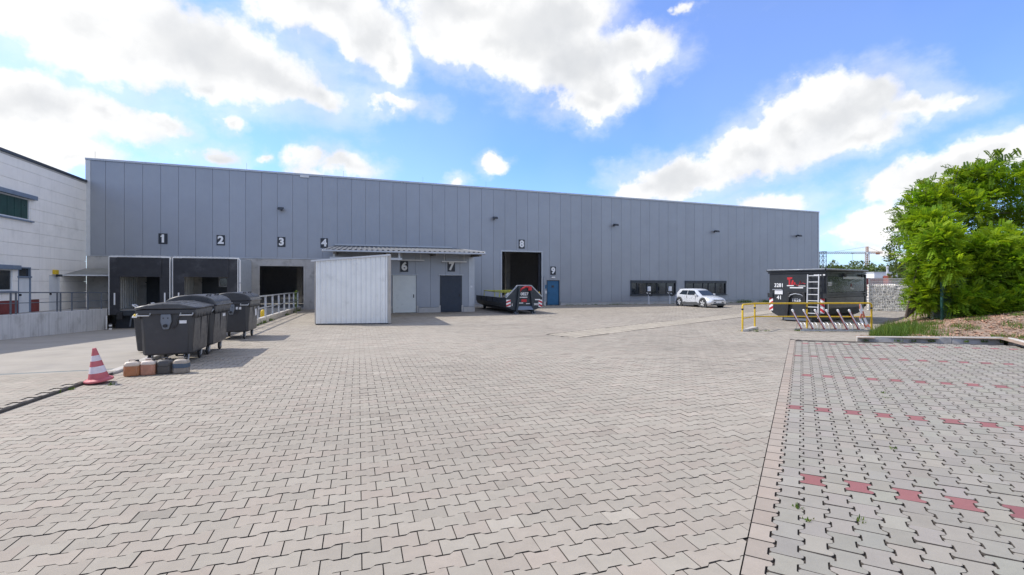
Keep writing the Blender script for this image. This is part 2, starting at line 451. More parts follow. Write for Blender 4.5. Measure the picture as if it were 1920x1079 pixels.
def stone_mesh(name, outline, m, drop=0.012, cham=0.002):
    n = len(outline)
    c = outline.mean(0)
    inn = outline - np.sign(outline - c) * cham
    v = [(*p, 0.0) for p in inn] + [(*p, -drop) for p in outline]
    me = bpy.data.meshes.new(name)
    f = [tuple(range(n - 1, -1, -1))] + [(i, (i + 1) % n, (i + 1) % n + n, i + n) for i in range(n)]
    me.from_pydata(v, [], f); me.update(); me.materials.append(m)
    import bmesh
    bm = bmesh.new(); bm.from_mesh(me); bmesh.ops.recalc_face_normals(bm, faces=bm.faces)
    if sum(fc.normal.z for fc in bm.faces) < 0: bmesh.ops.reverse_faces(bm, faces=bm.faces)
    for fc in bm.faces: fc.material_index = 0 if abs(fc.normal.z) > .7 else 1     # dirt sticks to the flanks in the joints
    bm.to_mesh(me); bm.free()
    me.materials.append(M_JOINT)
    return me

def clip_poly(pts, nx, ny, d):
    """keep the side nx*x+ny*y <= d"""
    out = []
    for i in range(len(pts)):
        p, q = pts[i], pts[(i + 1) % len(pts)]
        a, b = nx * p[0] + ny * p[1] - d, nx * q[0] + ny * q[1] - d
        if a <= 0: out.append(p)
        if (a < 0 < b) or (b < 0 < a):
            k = a / (a - b); out.append((p[0] + k * (q[0] - p[0]), p[1] + k * (q[1] - p[1])))
    return out

TH = R_(18.3)
def in_sight(x, y, margin=2.5):
    r = x * math.cos(TH) - y * math.sin(TH); d = x * math.sin(TH) + y * math.cos(TH)
    return (d > 1.5) & (np.abs(r) < 1.14 * d + margin)

def join_stones(name, parent, P3, outline3, material, tones, bevel):
    """P3: function giving (N,k,3) tops; one mesh of many stones"""
    N, k, _ = P3.shape
    if bevel:
        c = P3.mean(1, keepdims=True)
        low = P3.copy(); low[:, :, 2] -= 0.012
        d = P3 - c; inn = P3 - np.sign(d) * np.array([0.002, 0.002, 0.0]); inn[:, :, 2] = P3[:, :, 2]
        V = np.concatenate([inn, low], 1).reshape(-1, 3)
        base = (np.arange(N) * 2 * k)[:, None]
        ring = np.arange(k); nx = (ring + 1) % k
        top = np.broadcast_to(ring, (N, k)) + base
        side = np.stack([ring, ring + k, nx + k, nx], 1)[None] + base[:, :, None]
        loops = np.concatenate([top, side.reshape(N, -1)], 1).ravel()
        per = k + 4 * k
        st = np.concatenate([[0], k + 4 * np.arange(k)])[None] + (np.arange(N) * per)[:, None]
        tn = np.repeat(tones, 2 * k, axis=0)
    else:
        V = P3.reshape(-1, 3); loops = np.arange(N * k); st = np.arange(0, N * k, k); tn = np.repeat(tones, k, axis=0)
    o = mesh_np(name, V, loops, np.asarray(st).ravel(), material, parent, tn)
    if bevel:
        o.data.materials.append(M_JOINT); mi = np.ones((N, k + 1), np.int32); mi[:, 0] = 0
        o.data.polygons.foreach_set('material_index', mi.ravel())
    o['kind'] = 'stuff'
    return o

# --- main yard: double-T stones in running bond
YL, YP = 0.248, 0.159
ybone = bone(YL, 0.184, 0.134, 0.050, 0.026, 0.0036, gy=0.0018)
rows = np.arange(int(0.8 / YP), int(34.2 / YP))
px, py = [], []
for r in rows:
    xs = np.arange(-5.2, 46, YL) + (0.02 if r % 2 == 0 else 0.02 + YL / 2) + 5.2 - math.floor(5.2 / YL) * YL
    px.append(xs); py.append(np.full(len(xs), r * YP + 0.05))
px = np.concatenate(px); py = np.concatenate(py)
BA, BB = np.array([6.4, 14.15]), np.array([44.0, 31.35])       # light drain band across the yard
bd = (BB - BA) / np.linalg.norm(BB - BA); bnv = np.array([-bd[1], bd[0]])
tt = (px - PO[0]) * E2[0] + (py - PO[1]) * E2[1]; ss = (px - PO[0]) * E1[0] + (py - PO[1]) * E1[1]
bdist = (px - BA[0]) * bnv[0] + (py - BA[1]) * bnv[1]; blen = (px - BA[0]) * bd[0] + (py - BA[1]) * bd[1]
keep = in_sight(px, py) & (px > -4.60 + 0.037 * (py - 8.1) - 0.10) & ~((tt > 0.13) & (ss < S_END + 0.1)) & ~((np.abs(bdist) < 0.66) & (blen > 0))
# under the shed and the mulch bed nothing is laid
keep &= ~((px > -1.4) & (px < 6.9) & (py > 28.3)) & ~((tt > 1.95 + .18 * (ss - 14)) & (ss < 27) & (ss > S_END))
px, py, tt = px[keep], py[keep], tt[keep]
ytone = stone_tones(len(px), np.stack([px, py], 1))
ydist = px * math.sin(TH) + py * math.cos(TH)
cutm = (tt > -0.14) & (((px - PO[0]) * E1[0] + (py - PO[1]) * E1[1]) < S_END + 0.1)
kerbm = px < -4.60 + 0.037 * (py - 8.1) + 0.16
# whole stones
W = ~cutm & ~kerbm
wx, wy, wt, wd = px[W], py[W], ytone[W], ydist[W]
wz = rng.normal(0, 0.0012, len(wx))
# those showing largest: nearest and inside the picture
rr = wx * math.cos(TH) - wy * math.sin(TH)
score = wd + np.where((np.abs(rr) < 1.10 * wd) & (wd > 2.7), 0, 100)
def yframe(i): return Matrix.Translation((float(wx[i]), float(wy[i]), float(wz[i]))) @ Euler((float(rng.normal(0, .006)), float(rng.normal(0, .006)), float(rng.normal(0, .004)))).to_matrix().to_4x4()
order = np.argsort(score)
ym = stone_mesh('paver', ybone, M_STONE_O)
for i in order[:300]:
    o = bpy.data.objects.new('paver', ym); COL.objects.link(o); o.parent = yard; o.matrix_local = yframe(i); o.color = (*map(float, wt[i]), 1.0)
rest = order[300:]
k = len(ybone)
def tops(idx, x, y, z):
    o3 = np.zeros((len(idx), k, 3)); o3[:, :, 0] = x[idx][:, None] + ybone[:, 0]; o3[:, :, 1] = y[idx][:, None] + ybone[:, 1]
    tilt = rng.normal(0, 0.005, (len(idx), 2, 1)); o3[:, :, 2] = z[idx][:, None] + tilt[:, 0] * ybone[:, 0] + tilt[:, 1] * ybone[:, 1]
    return o3[:, ::-1]
mid = rest[wd[rest] < 11.0]; far = rest[wd[rest] >= 11.0]
join_stones('paver_field', yard, tops(mid, wx, wy, wz), None, M_STONE_A, wt[mid], True)
join_stones('far_paver_field', yard, tops(far, wx, wy, wz), None, M_STONE_A, wt[far], False)
# stones sawn along the border of the parking bay
cv, cl, cs, ct = [], [], [], []
for x, y, t3 in zip(px[cutm], py[cutm], ytone[cutm]):
    poly = clip_poly([(x + a, y + b) for a, b in ybone[::-1]], E2[0], E2[1], float(PO @ E2) + 0.008)
    if len(poly) >= 3:
        cs.append(len(cl)); cl += list(range(len(cv), len(cv) + len(poly))); cv += [(p[0], p[1], 0.0) for p in poly]; ct += [t3] * len(poly)
for x, y, t3 in zip(px[kerbm], py[kerbm], ytone[kerbm]):
    poly = clip_poly([(x + a, y + b) for a, b in ybone[::-1]], -1.0, 0.037, 4.60 + 0.037 * 8.1 - .026)
    if len(poly) >= 3:
        cs.append(len(cl)); cl += list(range(len(cv), len(cv) + len(poly))); cv += [(p[0], p[1], 0.0) for p in poly]; ct += [t3] * len(poly)
if cv:
    o = mesh_np('cut_paver_row', cv, cl, cs, M_STONE_A, yard, np.array(ct)); o['kind'] = 'stuff'
# drain band: three rows of pale blocks
bv = []; bt = []
for j, q in enumerate((-0.50, -0.30, -0.10, 0.10, 0.30, 0.50)):
    u0 = 0.0
    while u0 < 41:
        Lb = 0.30; a = BA + bd * (u0 + 0.004) + bnv * (q - 0.094); b2 = BA + bd * (u0 + Lb - 0.004) + bnv * (q - 0.094)
        c2 = b2 + bnv * 0.188; d2 = a + bnv * 0.188
        zz = 0.003 + 0.002 * (j % 2)
        bv.append([(*a, zz), (*b2, zz), (*c2, zz), (*d2, zz)]); g = rng.normal((1.34, 1.12, 1.2, 1.2, 1.1, 1.3)[j], 0.05); bt.append((g, g * .99, g * .96)); u0 += Lb
o = quads_np('drain_block_row', np.array(bv), M_STONE_A, yard, np.array(bt)); o['kind'] = 'stuff'

# --- parking bay: double-T stones with open joints, red markers, long axis along s
PL, PP = 0.24, 0.1635
pbone = bone(PL, 0.200, 0.127, 0.052, 0.022, 0.0065, corner=0.015)
pts = []
for c in range(1, 60):
    t = 0.08 + PP * c
    s0 = 1.81 + (0 if c % 2 == 0 else PL / 2)
    for n in range(-20, 52):
        s = s0 + n * PL
        if s > S_END - 0.1: continue
        kk = round((s - 1.81) / (11.5 * PL))
        red = abs(s - 1.81 - kk * 11.5 * PL) < 0.02 and kk >= 0
        pts.append((s, t, red))
pts = np.array(pts)
w2 = PO + pts[:, :1] * E1 + pts[:, 1:2] * E2
kp = in_sight(w2[:, 0], w2[:, 1], 1.2) & ~((pts[:, 1] > 4.85) & (pts[:, 0] > 11.0)) & (pts[:, 0] < 13.4 + np.maximum(0, pts[:, 1] - 1.9) * 0.2)
pts, w2 = pts[kp], w2[kp]
pd = w2[:, 0] * math.sin(TH) + w2[:, 1] * math.cos(TH)
pr = w2[:, 0] * math.cos(TH) - w2[:, 1] * math.sin(TH)
ptone = np.clip(rng.normal(1.0, 0.05, (len(pts), 1)) * np.array([[1.0, 1.0, 1.0]]) * rng.normal(1, .012, (len(pts), 3)), .7, 1.3)
pang = math.atan2(E1[1], E1[0])
ptilt = Matrix.Rotation(pang, 4, 'Z') @ Matrix.Rotation(-math.atan(PSLOPE), 4, 'X')
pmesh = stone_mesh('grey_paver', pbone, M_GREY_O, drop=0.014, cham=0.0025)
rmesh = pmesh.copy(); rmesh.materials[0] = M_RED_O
is_red = pts[:, 2] > 0.5
sc2 = pd + np.where((np.abs(pr) < 1.10 * pd) & (pd > 2.7), 0, 100)
order = np.argsort(sc2)
n_obj = set(order[:300].tolist()) | set(np.nonzero(is_red & (pd < 30))[0].tolist())
for i in sorted(n_obj):
    o = bpy.data.objects.new('red_paver' if is_red[i] else 'grey_paver', rmesh if is_red[i] else pmesh); COL.objects.link(o); o.parent = parking
    o.matrix_local = Matrix.Translation(pk(float(pts[i, 0]), float(pts[i, 1]), float(rng.normal(0, .0015)))) @ ptilt @ Euler((float(rng.normal(0, .007)), float(rng.normal(0, .007)), float(rng.normal(0, .006)))).to_matrix().to_4x4()
    o.color = (*map(float, ptone[i]), 1.0)
restp = np.array([i for i in range(len(pts)) if i not in n_obj])
kq = len(pbone); q3 = np.zeros((len(restp), kq, 3))
sl = pts[restp, 0][:, None] + pbone[::-1, 0]; tl = pts[restp, 1][:, None] - pbone[::-1, 1]
q3[:, :, 0] = PO[0] + sl * E1[0] + tl * E2[0]; q3[:, :, 1] = PO[1] + sl * E1[1] + tl * E2[1]; q3[:, :, 2] = PSLOPE * tl + rng.normal(0, .0015, (len(restp), 1))
join_stones('grey_paver_field', parking, q3, None, M_GREY_A, ptone[restp], True)
# border stones: straight on the yard side, double-T on the bay side
half = [(-PL / 2 + .004, -0.066), (PL / 2 - .004, -0.066), (PL / 2 - .004, 0.083), (PL / 2 - .017, 0.096), (PL / 2 - .052, 0.096), (PL / 2 - .074, 0.0595), (-PL / 2 + .074, 0.0595), (-PL / 2 + .052, 0.096), (-PL / 2 + .017, 0.096), (-PL / 2 + .004, 0.083)]
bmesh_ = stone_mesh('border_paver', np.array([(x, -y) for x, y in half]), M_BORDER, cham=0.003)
for n in range(-12, 50):
    s = 1.81 + n * PL
    if s > S_END - .1: break
    o = bpy.data.objects.new('border_paver', bmesh_); COL.objects.link(o); o.parent = parking
    o.matrix_local = Matrix.Translation(pk(s, 0.08, 0.002)) @ ptilt
    g = random.gauss(1, .05); pnk = random.random(); o.color = (g, g * (1 - .05 * pnk), g * (1 - .06 * pnk), 1)

# --- the dock lane left of the kerb, 5 cm above the yard in front and falling to the docks
LZ = lambda y: 0.05 if y < 12 else 0.05 - 0.042 * (y - 12)
lane = sheet('dock_lane', [[(-15.8, 11.3, .05), (KX(11.3) - .1, 11.3, .05), (KX(12) - .1, 12, .05), (-15.8, 12, .05)],
                           [(-15.8, 12, .05), (KX(12) - .1, 12, .05), (KX(31) - .1, 31, LZ(31)), (-15.8, 31, LZ(31))],
                           [(-15.8, 31, LZ(31)), (KX(31) - .1, 31, LZ(31)), (KX(34.3) - .1, 34.3, LZ(31)), (-15.8, 34.3, LZ(31))]], M_LANE, kind='structure')
side = sheet('side_paving', [[(-15.8, 4.9, .036), (KX(4.9) - .02, 4.9, .036), (KX(11.3) - .02, 11.3, .036), (-15.8, 11.3, .036)]], M_LANE, kind='structure')
sx_, sy_ = [], []
for r in range(int(4.9 / YP) + 1, int(11.25 / YP)):
    xs = np.arange(-14, KX(r * YP) + .02, YL) + (0 if r % 2 else YL / 2)
    xs = xs[xs < KX(r * YP) - .04]
    sx_.append(xs); sy_.append(np.full(len(xs), r * YP + .03))
sx_, sy_ = np.concatenate(sx_), np.concatenate(sy_)
kp = in_sight(sx_, sy_, 1.5); sx_, sy_ = sx_[kp], sy_[kp]
stn = stone_tones(len(sx_), np.stack([sx_, sy_], 1)) * 0.97
edge = sx_ > KX(sy_) - .20
iw = np.nonzero(~edge)[0]
join_stones('side_paver_field', side, tops(iw, sx_, sy_, np.full(len(sx_), .05)), None, M_STONE_A, stn[iw], False)
cv, cl, cs, ct = [], [], [], []
for x, y, t3 in zip(sx_[edge], sy_[edge], stn[edge]):
    poly = clip_poly([(x + a, y + b) for a, b in ybone[::-1]], 1.0, -0.037, -4.60 - 0.037 * 8.1 - .012)
    if len(poly) >= 3:
        cs.append(len(cl)); cl += list(range(len(cv), len(cv) + len(poly))); cv += [(p[0], p[1], 0.05) for p in poly]; ct += [t3] * len(poly)
o = mesh_np('cut_side_paver_row', cv, cl, cs, M_STONE_A, side, np.array(ct)); o['kind'] = 'stuff'

# kerb stones that separate lane and yard; the rear ones grow into a low parapet for the railing
kerb = thing('lane_kerb', 'long concrete kerb between the sloping dock lane and the paved yard', 'kerb', (0, 0, 0))
y = 4.9
while y < 33.9:
    L = 1.0; y1 = min(y + L - .008, 33.9)
    zt = lambda yy: 0.046 + 0.19 * min(1, max(0, (yy - 11.5) / 6))
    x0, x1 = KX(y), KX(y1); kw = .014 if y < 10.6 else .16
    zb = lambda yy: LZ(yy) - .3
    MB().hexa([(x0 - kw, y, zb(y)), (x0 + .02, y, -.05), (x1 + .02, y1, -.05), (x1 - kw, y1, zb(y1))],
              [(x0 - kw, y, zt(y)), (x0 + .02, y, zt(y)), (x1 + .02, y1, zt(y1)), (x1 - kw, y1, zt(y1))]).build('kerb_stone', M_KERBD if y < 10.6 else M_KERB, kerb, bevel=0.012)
    y += L

# ------------------------------------------------------------------ warehouse hall
HY = 34.30
HX0, HX1 = -15.44, 43.53
ztop = lambda x: 9.27 - 0.35 * (x - HX0) / (HX1 - HX0)
def panel_mat():
    m = bpy.data.materials.new('grey_metal_cladding'); m.use_nodes = True
    w = NT(m.node_tree)
    out = w.node('ShaderNodeOutputMaterial'); b = w.node('ShaderNodeBsdfPrincipled'); w.t.links.new(b.outputs[0], out.inputs[0])
    P = w.node('ShaderNodeNewGeometry').outputs['Position']
    rnd = w.node('ShaderNodeObjectInfo').outputs['Random']
    v = w.math('ADD', w.remap(rnd, 0, 1, 0.975, 1.025), w.remap(w.noise(P, 0.8, 5, .6), .3, .7, -.04, .04))
    c = w.mix(1.0, (0.315, 0.335, 0.37, 1), _grey(w, v), 'MULTIPLY')
    c = w.mix(w.math('MULTIPLY', w.step(w.noise(w.vec('MULTIPLY', P, (1, 1, .05)), 5.0, 5, .6), .52, .8), .10), c, (0.22, 0.23, 0.25))
    w.put(b.inputs['Base Color'], c)
    b.inputs['Metallic'].default_value = 0.35; b.inputs['Roughness'].default_value = 0.42
    sp = w.node('ShaderNodeSeparateXYZ'); w.put(sp.inputs[0], P)
    rib = w.math('SINE', w.math('MULTIPLY', sp.outputs[0], 2 * math.pi / 0.06))
    bn = w.node('ShaderNodeBump'); bn.inputs['Strength'].default_value = 0.12; bn.inputs['Distance'].default_value = 0.004
    w.put(bn.inputs['Height'], w.math('ADD', w.math('MULTIPLY', rib, .25), w.noise(P, 3.0, 4, .6)))
    w.t.links.new(bn.outputs[0], b.inputs['Normal'])
    return m
M_PANEL = panel_mat()
M_TRIM = mat('aluminium_trim', (0.42, 0.44, 0.47), 0.4, 0.5, vary=.06)
M_LIGHTTRIM = mat('light_trim', (0.62, 0.63, 0.64), 0.5, 0.2, vary=.06)
M_DARK = mat('anthracite_paint', (0.035, 0.042, 0.052), 0.45, vary=.15)
M_BLACK = mat('black_rubber', (0.018, 0.018, 0.02), 0.6, vary=.2)
M_SIGN = mat('sign_black', (0.020, 0.024, 0.032), 0.45)
M_WHITE = mat('white_paint', (0.80, 0.80, 0.79), 0.5, vary=.04)
M_BLUE = mat('blue_door_paint', (0.020, 0.115, 0.235), 0.5, vary=.10)
M_GLASS = mat('dark_window_glass', (0.02, 0.025, 0.03), 0.06, spec=0.9)
M_INNER = mat('hall_inside', (0.42, 0.42, 0.42), 0.9, vary=.1)
M_GALV = mat('galvanised_steel', (0.42, 0.44, 0.47), 0.45, 0.6, vary=.15, vscale=12)
M_STEEL = mat('grey_rail_steel', (0.16, 0.18, 0.21), 0.5, 0.4, vary=.2)

OPEN = [(10.52, 13.80, 0.0, 4.22), (14.26, 15.37, 0.0, 2.02), (21.95, 26.55, 0.76, 2.02), (27.51, 32.04, 0.74, 2.0), (-6.19, -3.54, 0.10, 2.91)]
def cut_rects(x0, x1, z0, z1, holes):
    holes = [h for h in holes if h[0] < x1 and h[1] > x0 and h[2] < z1 and h[3] > z0]
    xs = sorted({x0, x1, *[v for h in holes for v in h[:2] if x0 < v < x1]}); zs = sorted({z0, z1, *[v for h in holes for v in h[2:] if z0 < v < z1]})
    res = []
    for i in range(len(xs) - 1):
        for j in range(len(zs) - 1):
            cx, cz = (xs[i] + xs[i + 1]) / 2, (zs[j] + zs[j + 1]) / 2
            if not any(h[0] < cx < h[1] and h[2] < cz < h[3] for h in holes): res.append((xs[i], xs[i + 1], zs[j], zs[j + 1]))
    return res

hall = thing('warehouse_hall', 'long grey metal clad warehouse hall with numbered gates', 'building', (0, HY, 0))
NP = 63; PWD = (HX1 - HX0) / NP
for i in range(NP):
    x0 = HX0 + i * PWD + .007; x1 = HX0 + (i + 1) * PWD - .007
    xm = (x0 + x1) / 2
    zb = 3.47 if xm < -1.45 else (3.9 if xm < 6.8 else 0.24)
    mb = MB(); zt0, zt1 = ztop(x0) - .12, ztop(x1) - .12
    for (a, b, c, d) in cut_rects(x0, x1, zb, 8.0, OPEN):
        if d - c < .01 or b - a < .01: continue
        (MB().box(a, b, 0.0, .06, c, d).build('wall_panel', M_PANEL, hall) if d < 7.9 and any(h[0] < x1 and h[1] > x0 for h in OPEN) else mb.box(a, b, 0.0, .06, c, d))
    mb.hexa([(x0, 0, 8.0), (x1, 0, 8.0), (x1, .06, 8.0), (x0, .06, 8.0)], [(x0, 0, zt0), (x1, 0, zt1), (x1, .06, zt1), (x0, .06, zt0)])
    o = mb.build('wall_panel', M_PANEL, hall)
# dark liner behind the panel joints
mb = MB()
for (a, b, c, d) in cut_rects(HX0, HX1, -.9, 8.6, OPEN): mb.box(a, b, .07, .20, c, d)
mb.hexa([(HX0, .07, 8.6), (HX1, .07, 8.6), (HX1, .2, 8.6), (HX0, .2, 8.6)], [(HX0, .07, ztop(HX0) - .05), (HX1, .07, ztop(HX1) - .05), (HX1, .2, ztop(HX1) - .05), (HX0, .2, ztop(HX0) - .05)])
mb.build('inner_wall', M_INNER, hall)
mb = MB(); mb.box(HX0, HX1, .2, 12, 8.5, 8.7); mb.box(HX0, HX1, 13.2, 28, 8.5, 8.7); mb.box(HX0, HX1, 29.2, 45, 8.5, 8.7); mb.box(HX0, HX0 + .2, .2, 45, -.9, 8.5); mb.box(HX1 - .2, HX1, .2, 45, -.9, 8.5); mb.box(HX0, HX1, 45, 45.2, -.9, 8.7)  # unseen roof gaps added so daylight brightens the hall inside
mb.build('hall_shell', M_INNER, hall)
mb = MB(); mb.box(HX0 + .2, HX1 - .2, .21, 45, -.2, .06); mb.build('hall_floor', M_CONC, hall)
for cx, cy in ((11.4, 7), (12.35, 13), (11.2, 20), (-5, 9), (13.4, 8)):
    MB().box(cx, cx + .4, cy, cy + .4, .06, 8.5).build('column', M_CONC, hall)
MB().box(9.5, 15.5, 16, 17, .06, 1.6).build('goods_stack', M_DARK, hall)
# roof edge, corner trim, plinth
mb = MB()
for dz0, dz1, y0, m_, nm in ((-.13, 0.0, -.05, M_TRIM, 'roof_coping'),):
    mb.hexa([(HX0 - .05, y0, ztop(HX0) + dz0), (HX1 + .05, y0, ztop(HX1) + dz0), (HX1 + .05, .35, ztop(HX1) + dz0), (HX0 - .05, .35, ztop(HX0) + dz0)],
            [(HX0 - .05, y0, ztop(HX0) + dz1), (HX1 + .05, y0, ztop(HX1) + dz1), (HX1 + .05, .35, ztop(HX1) + dz1), (HX0 - .05, .35, ztop(HX0) + dz1)])
    mb.build(nm, m_, hall, bevel=.01)
MB().box(HX0 - .03, HX0 + .20, -.03, .07, 3.40, ztop(HX0) - .14).build('corner_trim', M_LIGHTTRIM, hall)
MB().box(HX1 - .12, HX1 + .03, -.025, .3, .2, ztop(HX1) - .14).build('corner_trim', M_TRIM, hall)
MB().box(HX0, -1.5, -.025, .065, 3.40, 3.465).build('base_flashing', M_TRIM, hall)
mb = MB(); mb.box(6.95, 10.4, -.03, .066, .2, .235); mb.box(15.5, HX1, -.03, .066, .2, .235); mb.build('base_flashing', M_TRIM, hall)
M_PLINTH = mat('plinth_concrete', (0.50, 0.49, 0.47), .85, vary=.12, vscale=2, dirt=((.2, .19, .16), .5, .75, .5, 2))
x = 6.95
for a, b in ((6.95, 10.4), (15.5, 21), (21, 26.5), (26.5, 32), (32, 37.5), (37.5, HX1)):
    MB().box(a + .006, b - .006, .01, .069, -.05, .195).build('plinth_slab', M_PLINTH, hall)
# concrete lower wall of the dock side
for a, b, nm in ((HX0 + .01, -12.9, 0), (-12.89, -6.75, 0), (-6.74, -1.5, 0)):
    mb = MB()
    for (p, q, c, d) in cut_rects(a, b, -.95, 3.39, [OPEN[4]]): mb.box(p, q, .0, .069, c, d)
    mb.build('concrete_panel', M_CONC, hall)
# lightning rods
for x in (-15.1, -7.0, -1.0, 4.5, 9.3):
    MB().tube([(x, .2, ztop(x) - .05), (x, .2, ztop(x) + .45)], .006, 5).build('lightning_rod', M_STEEL, hall)
MB().box(-3.75, -3.2, -.06, -.001, 8.93, 9.08).build('vent_box', M_LIGHTTRIM, hall)
# gate 8: steel frame and raised gate edge
mb = MB(); mb.box(10.40, 10.52, -.03, .24, 0, 4.34); mb.box(13.80, 13.92, -.03, .24, 0, 4.34); mb.box(10.52, 13.80, -.03, .24, 4.22, 4.34); mb.build('gate_frame', M_TRIM, hall, bevel=.006)
mb = MB(); mb.box(10.52, 10.64, .25, .40, .06, 4.3); mb.box(13.68, 13.80, .25, .40, .06, 4.3); mb.build('gate_track', M_DARK, hall)
mb = MB(); mb.box(-6.31, -6.19, -.02, .22, .1, 3.0); mb.box(-3.54, -3.42, -.02, .22, .1, 3.0); mb.box(-6.19, -3.54, -.02, .22, 2.91, 3.0); mb.build('gate_frame', M_CONC, hall)
# gate 9: blue steel door
d9 = MB().box(14.31, 15.32, .03, .08, .04, 1.97).build('door', M_BLUE, hall, bevel=.006)
d9['label'] = 'blue steel side door'
mb = MB(); mb.box(14.26, 14.31, -.02, .12, 0, 2.02); mb.box(15.32, 15.37, -.02, .12, 0, 2.02); mb.box(14.31, 15.32, -.02, .12, 1.97, 2.02); mb.build('door_frame', M_DARK, d9)
MB().tube([(14.40, .02, 1.0), (14.40, -.03, 1.0), (14.52, -.03, 1.0)], .014, 6).build('handle', M_BLACK, d9)
MB().box(14.68, 14.9, .02, .03, 1.42, 1.6).build('window_slot', M_DARK, d9)
MB().box(14.15, 14.25, -.012, .0, .95, 1.18).build('notice_plate', M_WHITE, hall)
MB().box(14.12, 14.24, -.02, .0, 1.35, 1.65).build('control_box', M_BLUE, hall, bevel=.005)
MB().tube([(14.05, -.05, .0), (14.05, -.05, 2.3)], .035, 8).build('cable_duct', M_GALV, hall)
MB().box(13.93, 14.10, -.20, -.03, .0, .30).build('plinth_block', M_PLINTH, hall)
# the two window bands
for (x0, x1, z0, z1, cuts, blinds) in ((21.95, 26.55, .76, 2.02, (22.6, 23.6, 24.6, 25.6), (3,)), (27.51, 32.04, .74, 2.0, (28.5, 29.5, 30.1, 30.9), (2, 3))):
    wn = MB(); t = .09
    wn.box(x0, x1, -.06, .16, z0, z0 + t); wn.box(x0, x1, -.09, .16, z1 - .24, z1); wn.box(x0, x0 + t, -.06, .16, z0 + t, z1 - .24); wn.box(x1 - t, x1, -.06, .16, z0 + t, z1 - .24)
    wo = wn.build('window', M_DARK, hall, bevel=.006)
    MB().box(x0 - .06, x1 + .06, -.14, -.0605, z0 - .05, z0 + .015).build('sill', M_DARK, wo)
    edges = [x0 + t, *cuts, x1 - t]
    for i, c in enumerate(cuts): MB().box(c - .03, c + .03, .0, .12, z0 + t, z1 - .24).build('mullion', M_DARK, wo)
    for i in range(len(edges) - 1):
        MB().box(edges[i] + (.03 if i else 0), edges[i + 1] - (.03 if i < len(edges) - 2 else 0), .055, .065, z0 + t, z1 - .24).build('pane', M_GLASS, wo)

# ------------------------------------------------------------------ number signs
def sign(s, x, y, z, w, h, label, label_on=None):
    t = thing('gate_number_sign', label, 'sign', (x, y, z), group='gate number signs')
    MB().box(-w / 2, w / 2, -.03, 0, -h / 2, h / 2).build('board', M_SIGN, t, bevel=.004)
    dg_ = text('digit', s, h * 1.0, (0, -.034, -.01), (R_(90), 0, 0), M_WHITE, t, bold=.045, sx=1.0)
    if s == '1': MB().prism([(-.03, .235), (-.03, .14), (-.12, .10), (-.12, .17)], 'y', -.038, -.031).build('digit_flag', M_WHITE, dg_.parent)
sign('1', -11.57, HY - .005, 4.54, .47, .66, 'black number sign with a white 1 above the first dock')
sign('2', -8.43, HY - .005, 4.54, .47, .66, 'black number sign with a white 2 above the second dock')
sign('3', -4.89, HY - .005, 4.53, .47, .66, 'black number sign with a white 3 above the open gate in concrete')
sign('4', -2.24, HY - .005, 4.53, .47, .66, 'black number sign with a white 4 left of the canopy roof')
sign('6', 2.58, 28.195, 2.76, .46, .64, 'black number sign with a white 6 above the white door')
sign('7', 5.40, 28.195, 2.80, .46, .64, 'black number sign with a white 7 above the dark door')
sign('8', 12.14, HY - .005, 4.84, .48, .70, 'black number sign with a white 8 above the tall open gate')
sign('9', 14.81, HY - .005, 2.78, .46, .66, 'black number sign with a white 9 above the blue door')

# ------------------------------------------------------------------ wall floodlights
LAMPL = ['dark floodlight high on the cladding between signs 2 and 4', 'dark floodlight high on the cladding left of gate 8', 'dark floodlight high on the cladding above the first window band', 'dark floodlight high on the cladding above the second window band', 'dark floodlight high on the cladding near the right end of the hall']
M_LENS = mat('lamp_lens', (.25, .26, .28), .2)
for (x, z), lb in zip(((-4.89, 6.71), (9.88, 6.75), (20.35, 6.63), (30.71, 6.46), (40.58, 6.38)), LAMPL):
    t = thing('floodlight', lb, 'wall lamp', (x, HY - .003, z), group='floodlights along the hall front')
    MB().box(-.06, .06, -.05, 0, -.08, .08).build('bracket', M_DARK, t)
    MB().bar((0, -.04, .0), (0, -.26, .04), .05, .05).build('arm', M_DARK, t)
    hd = MB().hexa([(-.17, -.52, -.10), (.17, -.52, -.10), (.17, -.22, -.02), (-.17, -.22, -.02)], [(-.17, -.48, .06), (.17, -.48, .06), (.17, -.20, .12), (-.17, -.20, .12)]).build('lamp_head', M_DARK, t, bevel=.01)
    MB().hexa([(-.14, -.495, -.106), (.14, -.495, -.106), (.14, -.25, -.042), (-.14, -.25, -.042)], [(-.14, -.495, -.094), (.14, -.495, -.094), (.14, -.25, -.028), (-.14, -.25, -.028)]).build('lens', M_LENS, hd)
t = thing('exit_lamp', 'small white emergency lamp over the blue door below sign 9', 'wall lamp', (14.81, HY - .003, 2.26))
MB().box(-.16, .16, -.09, 0, -.08, .06).build('lamp_body', M_WHITE, t, bevel=.01); MB().box(-.19, .19, -.11, 0, .065, .085).build('cap', M_DARK, t)

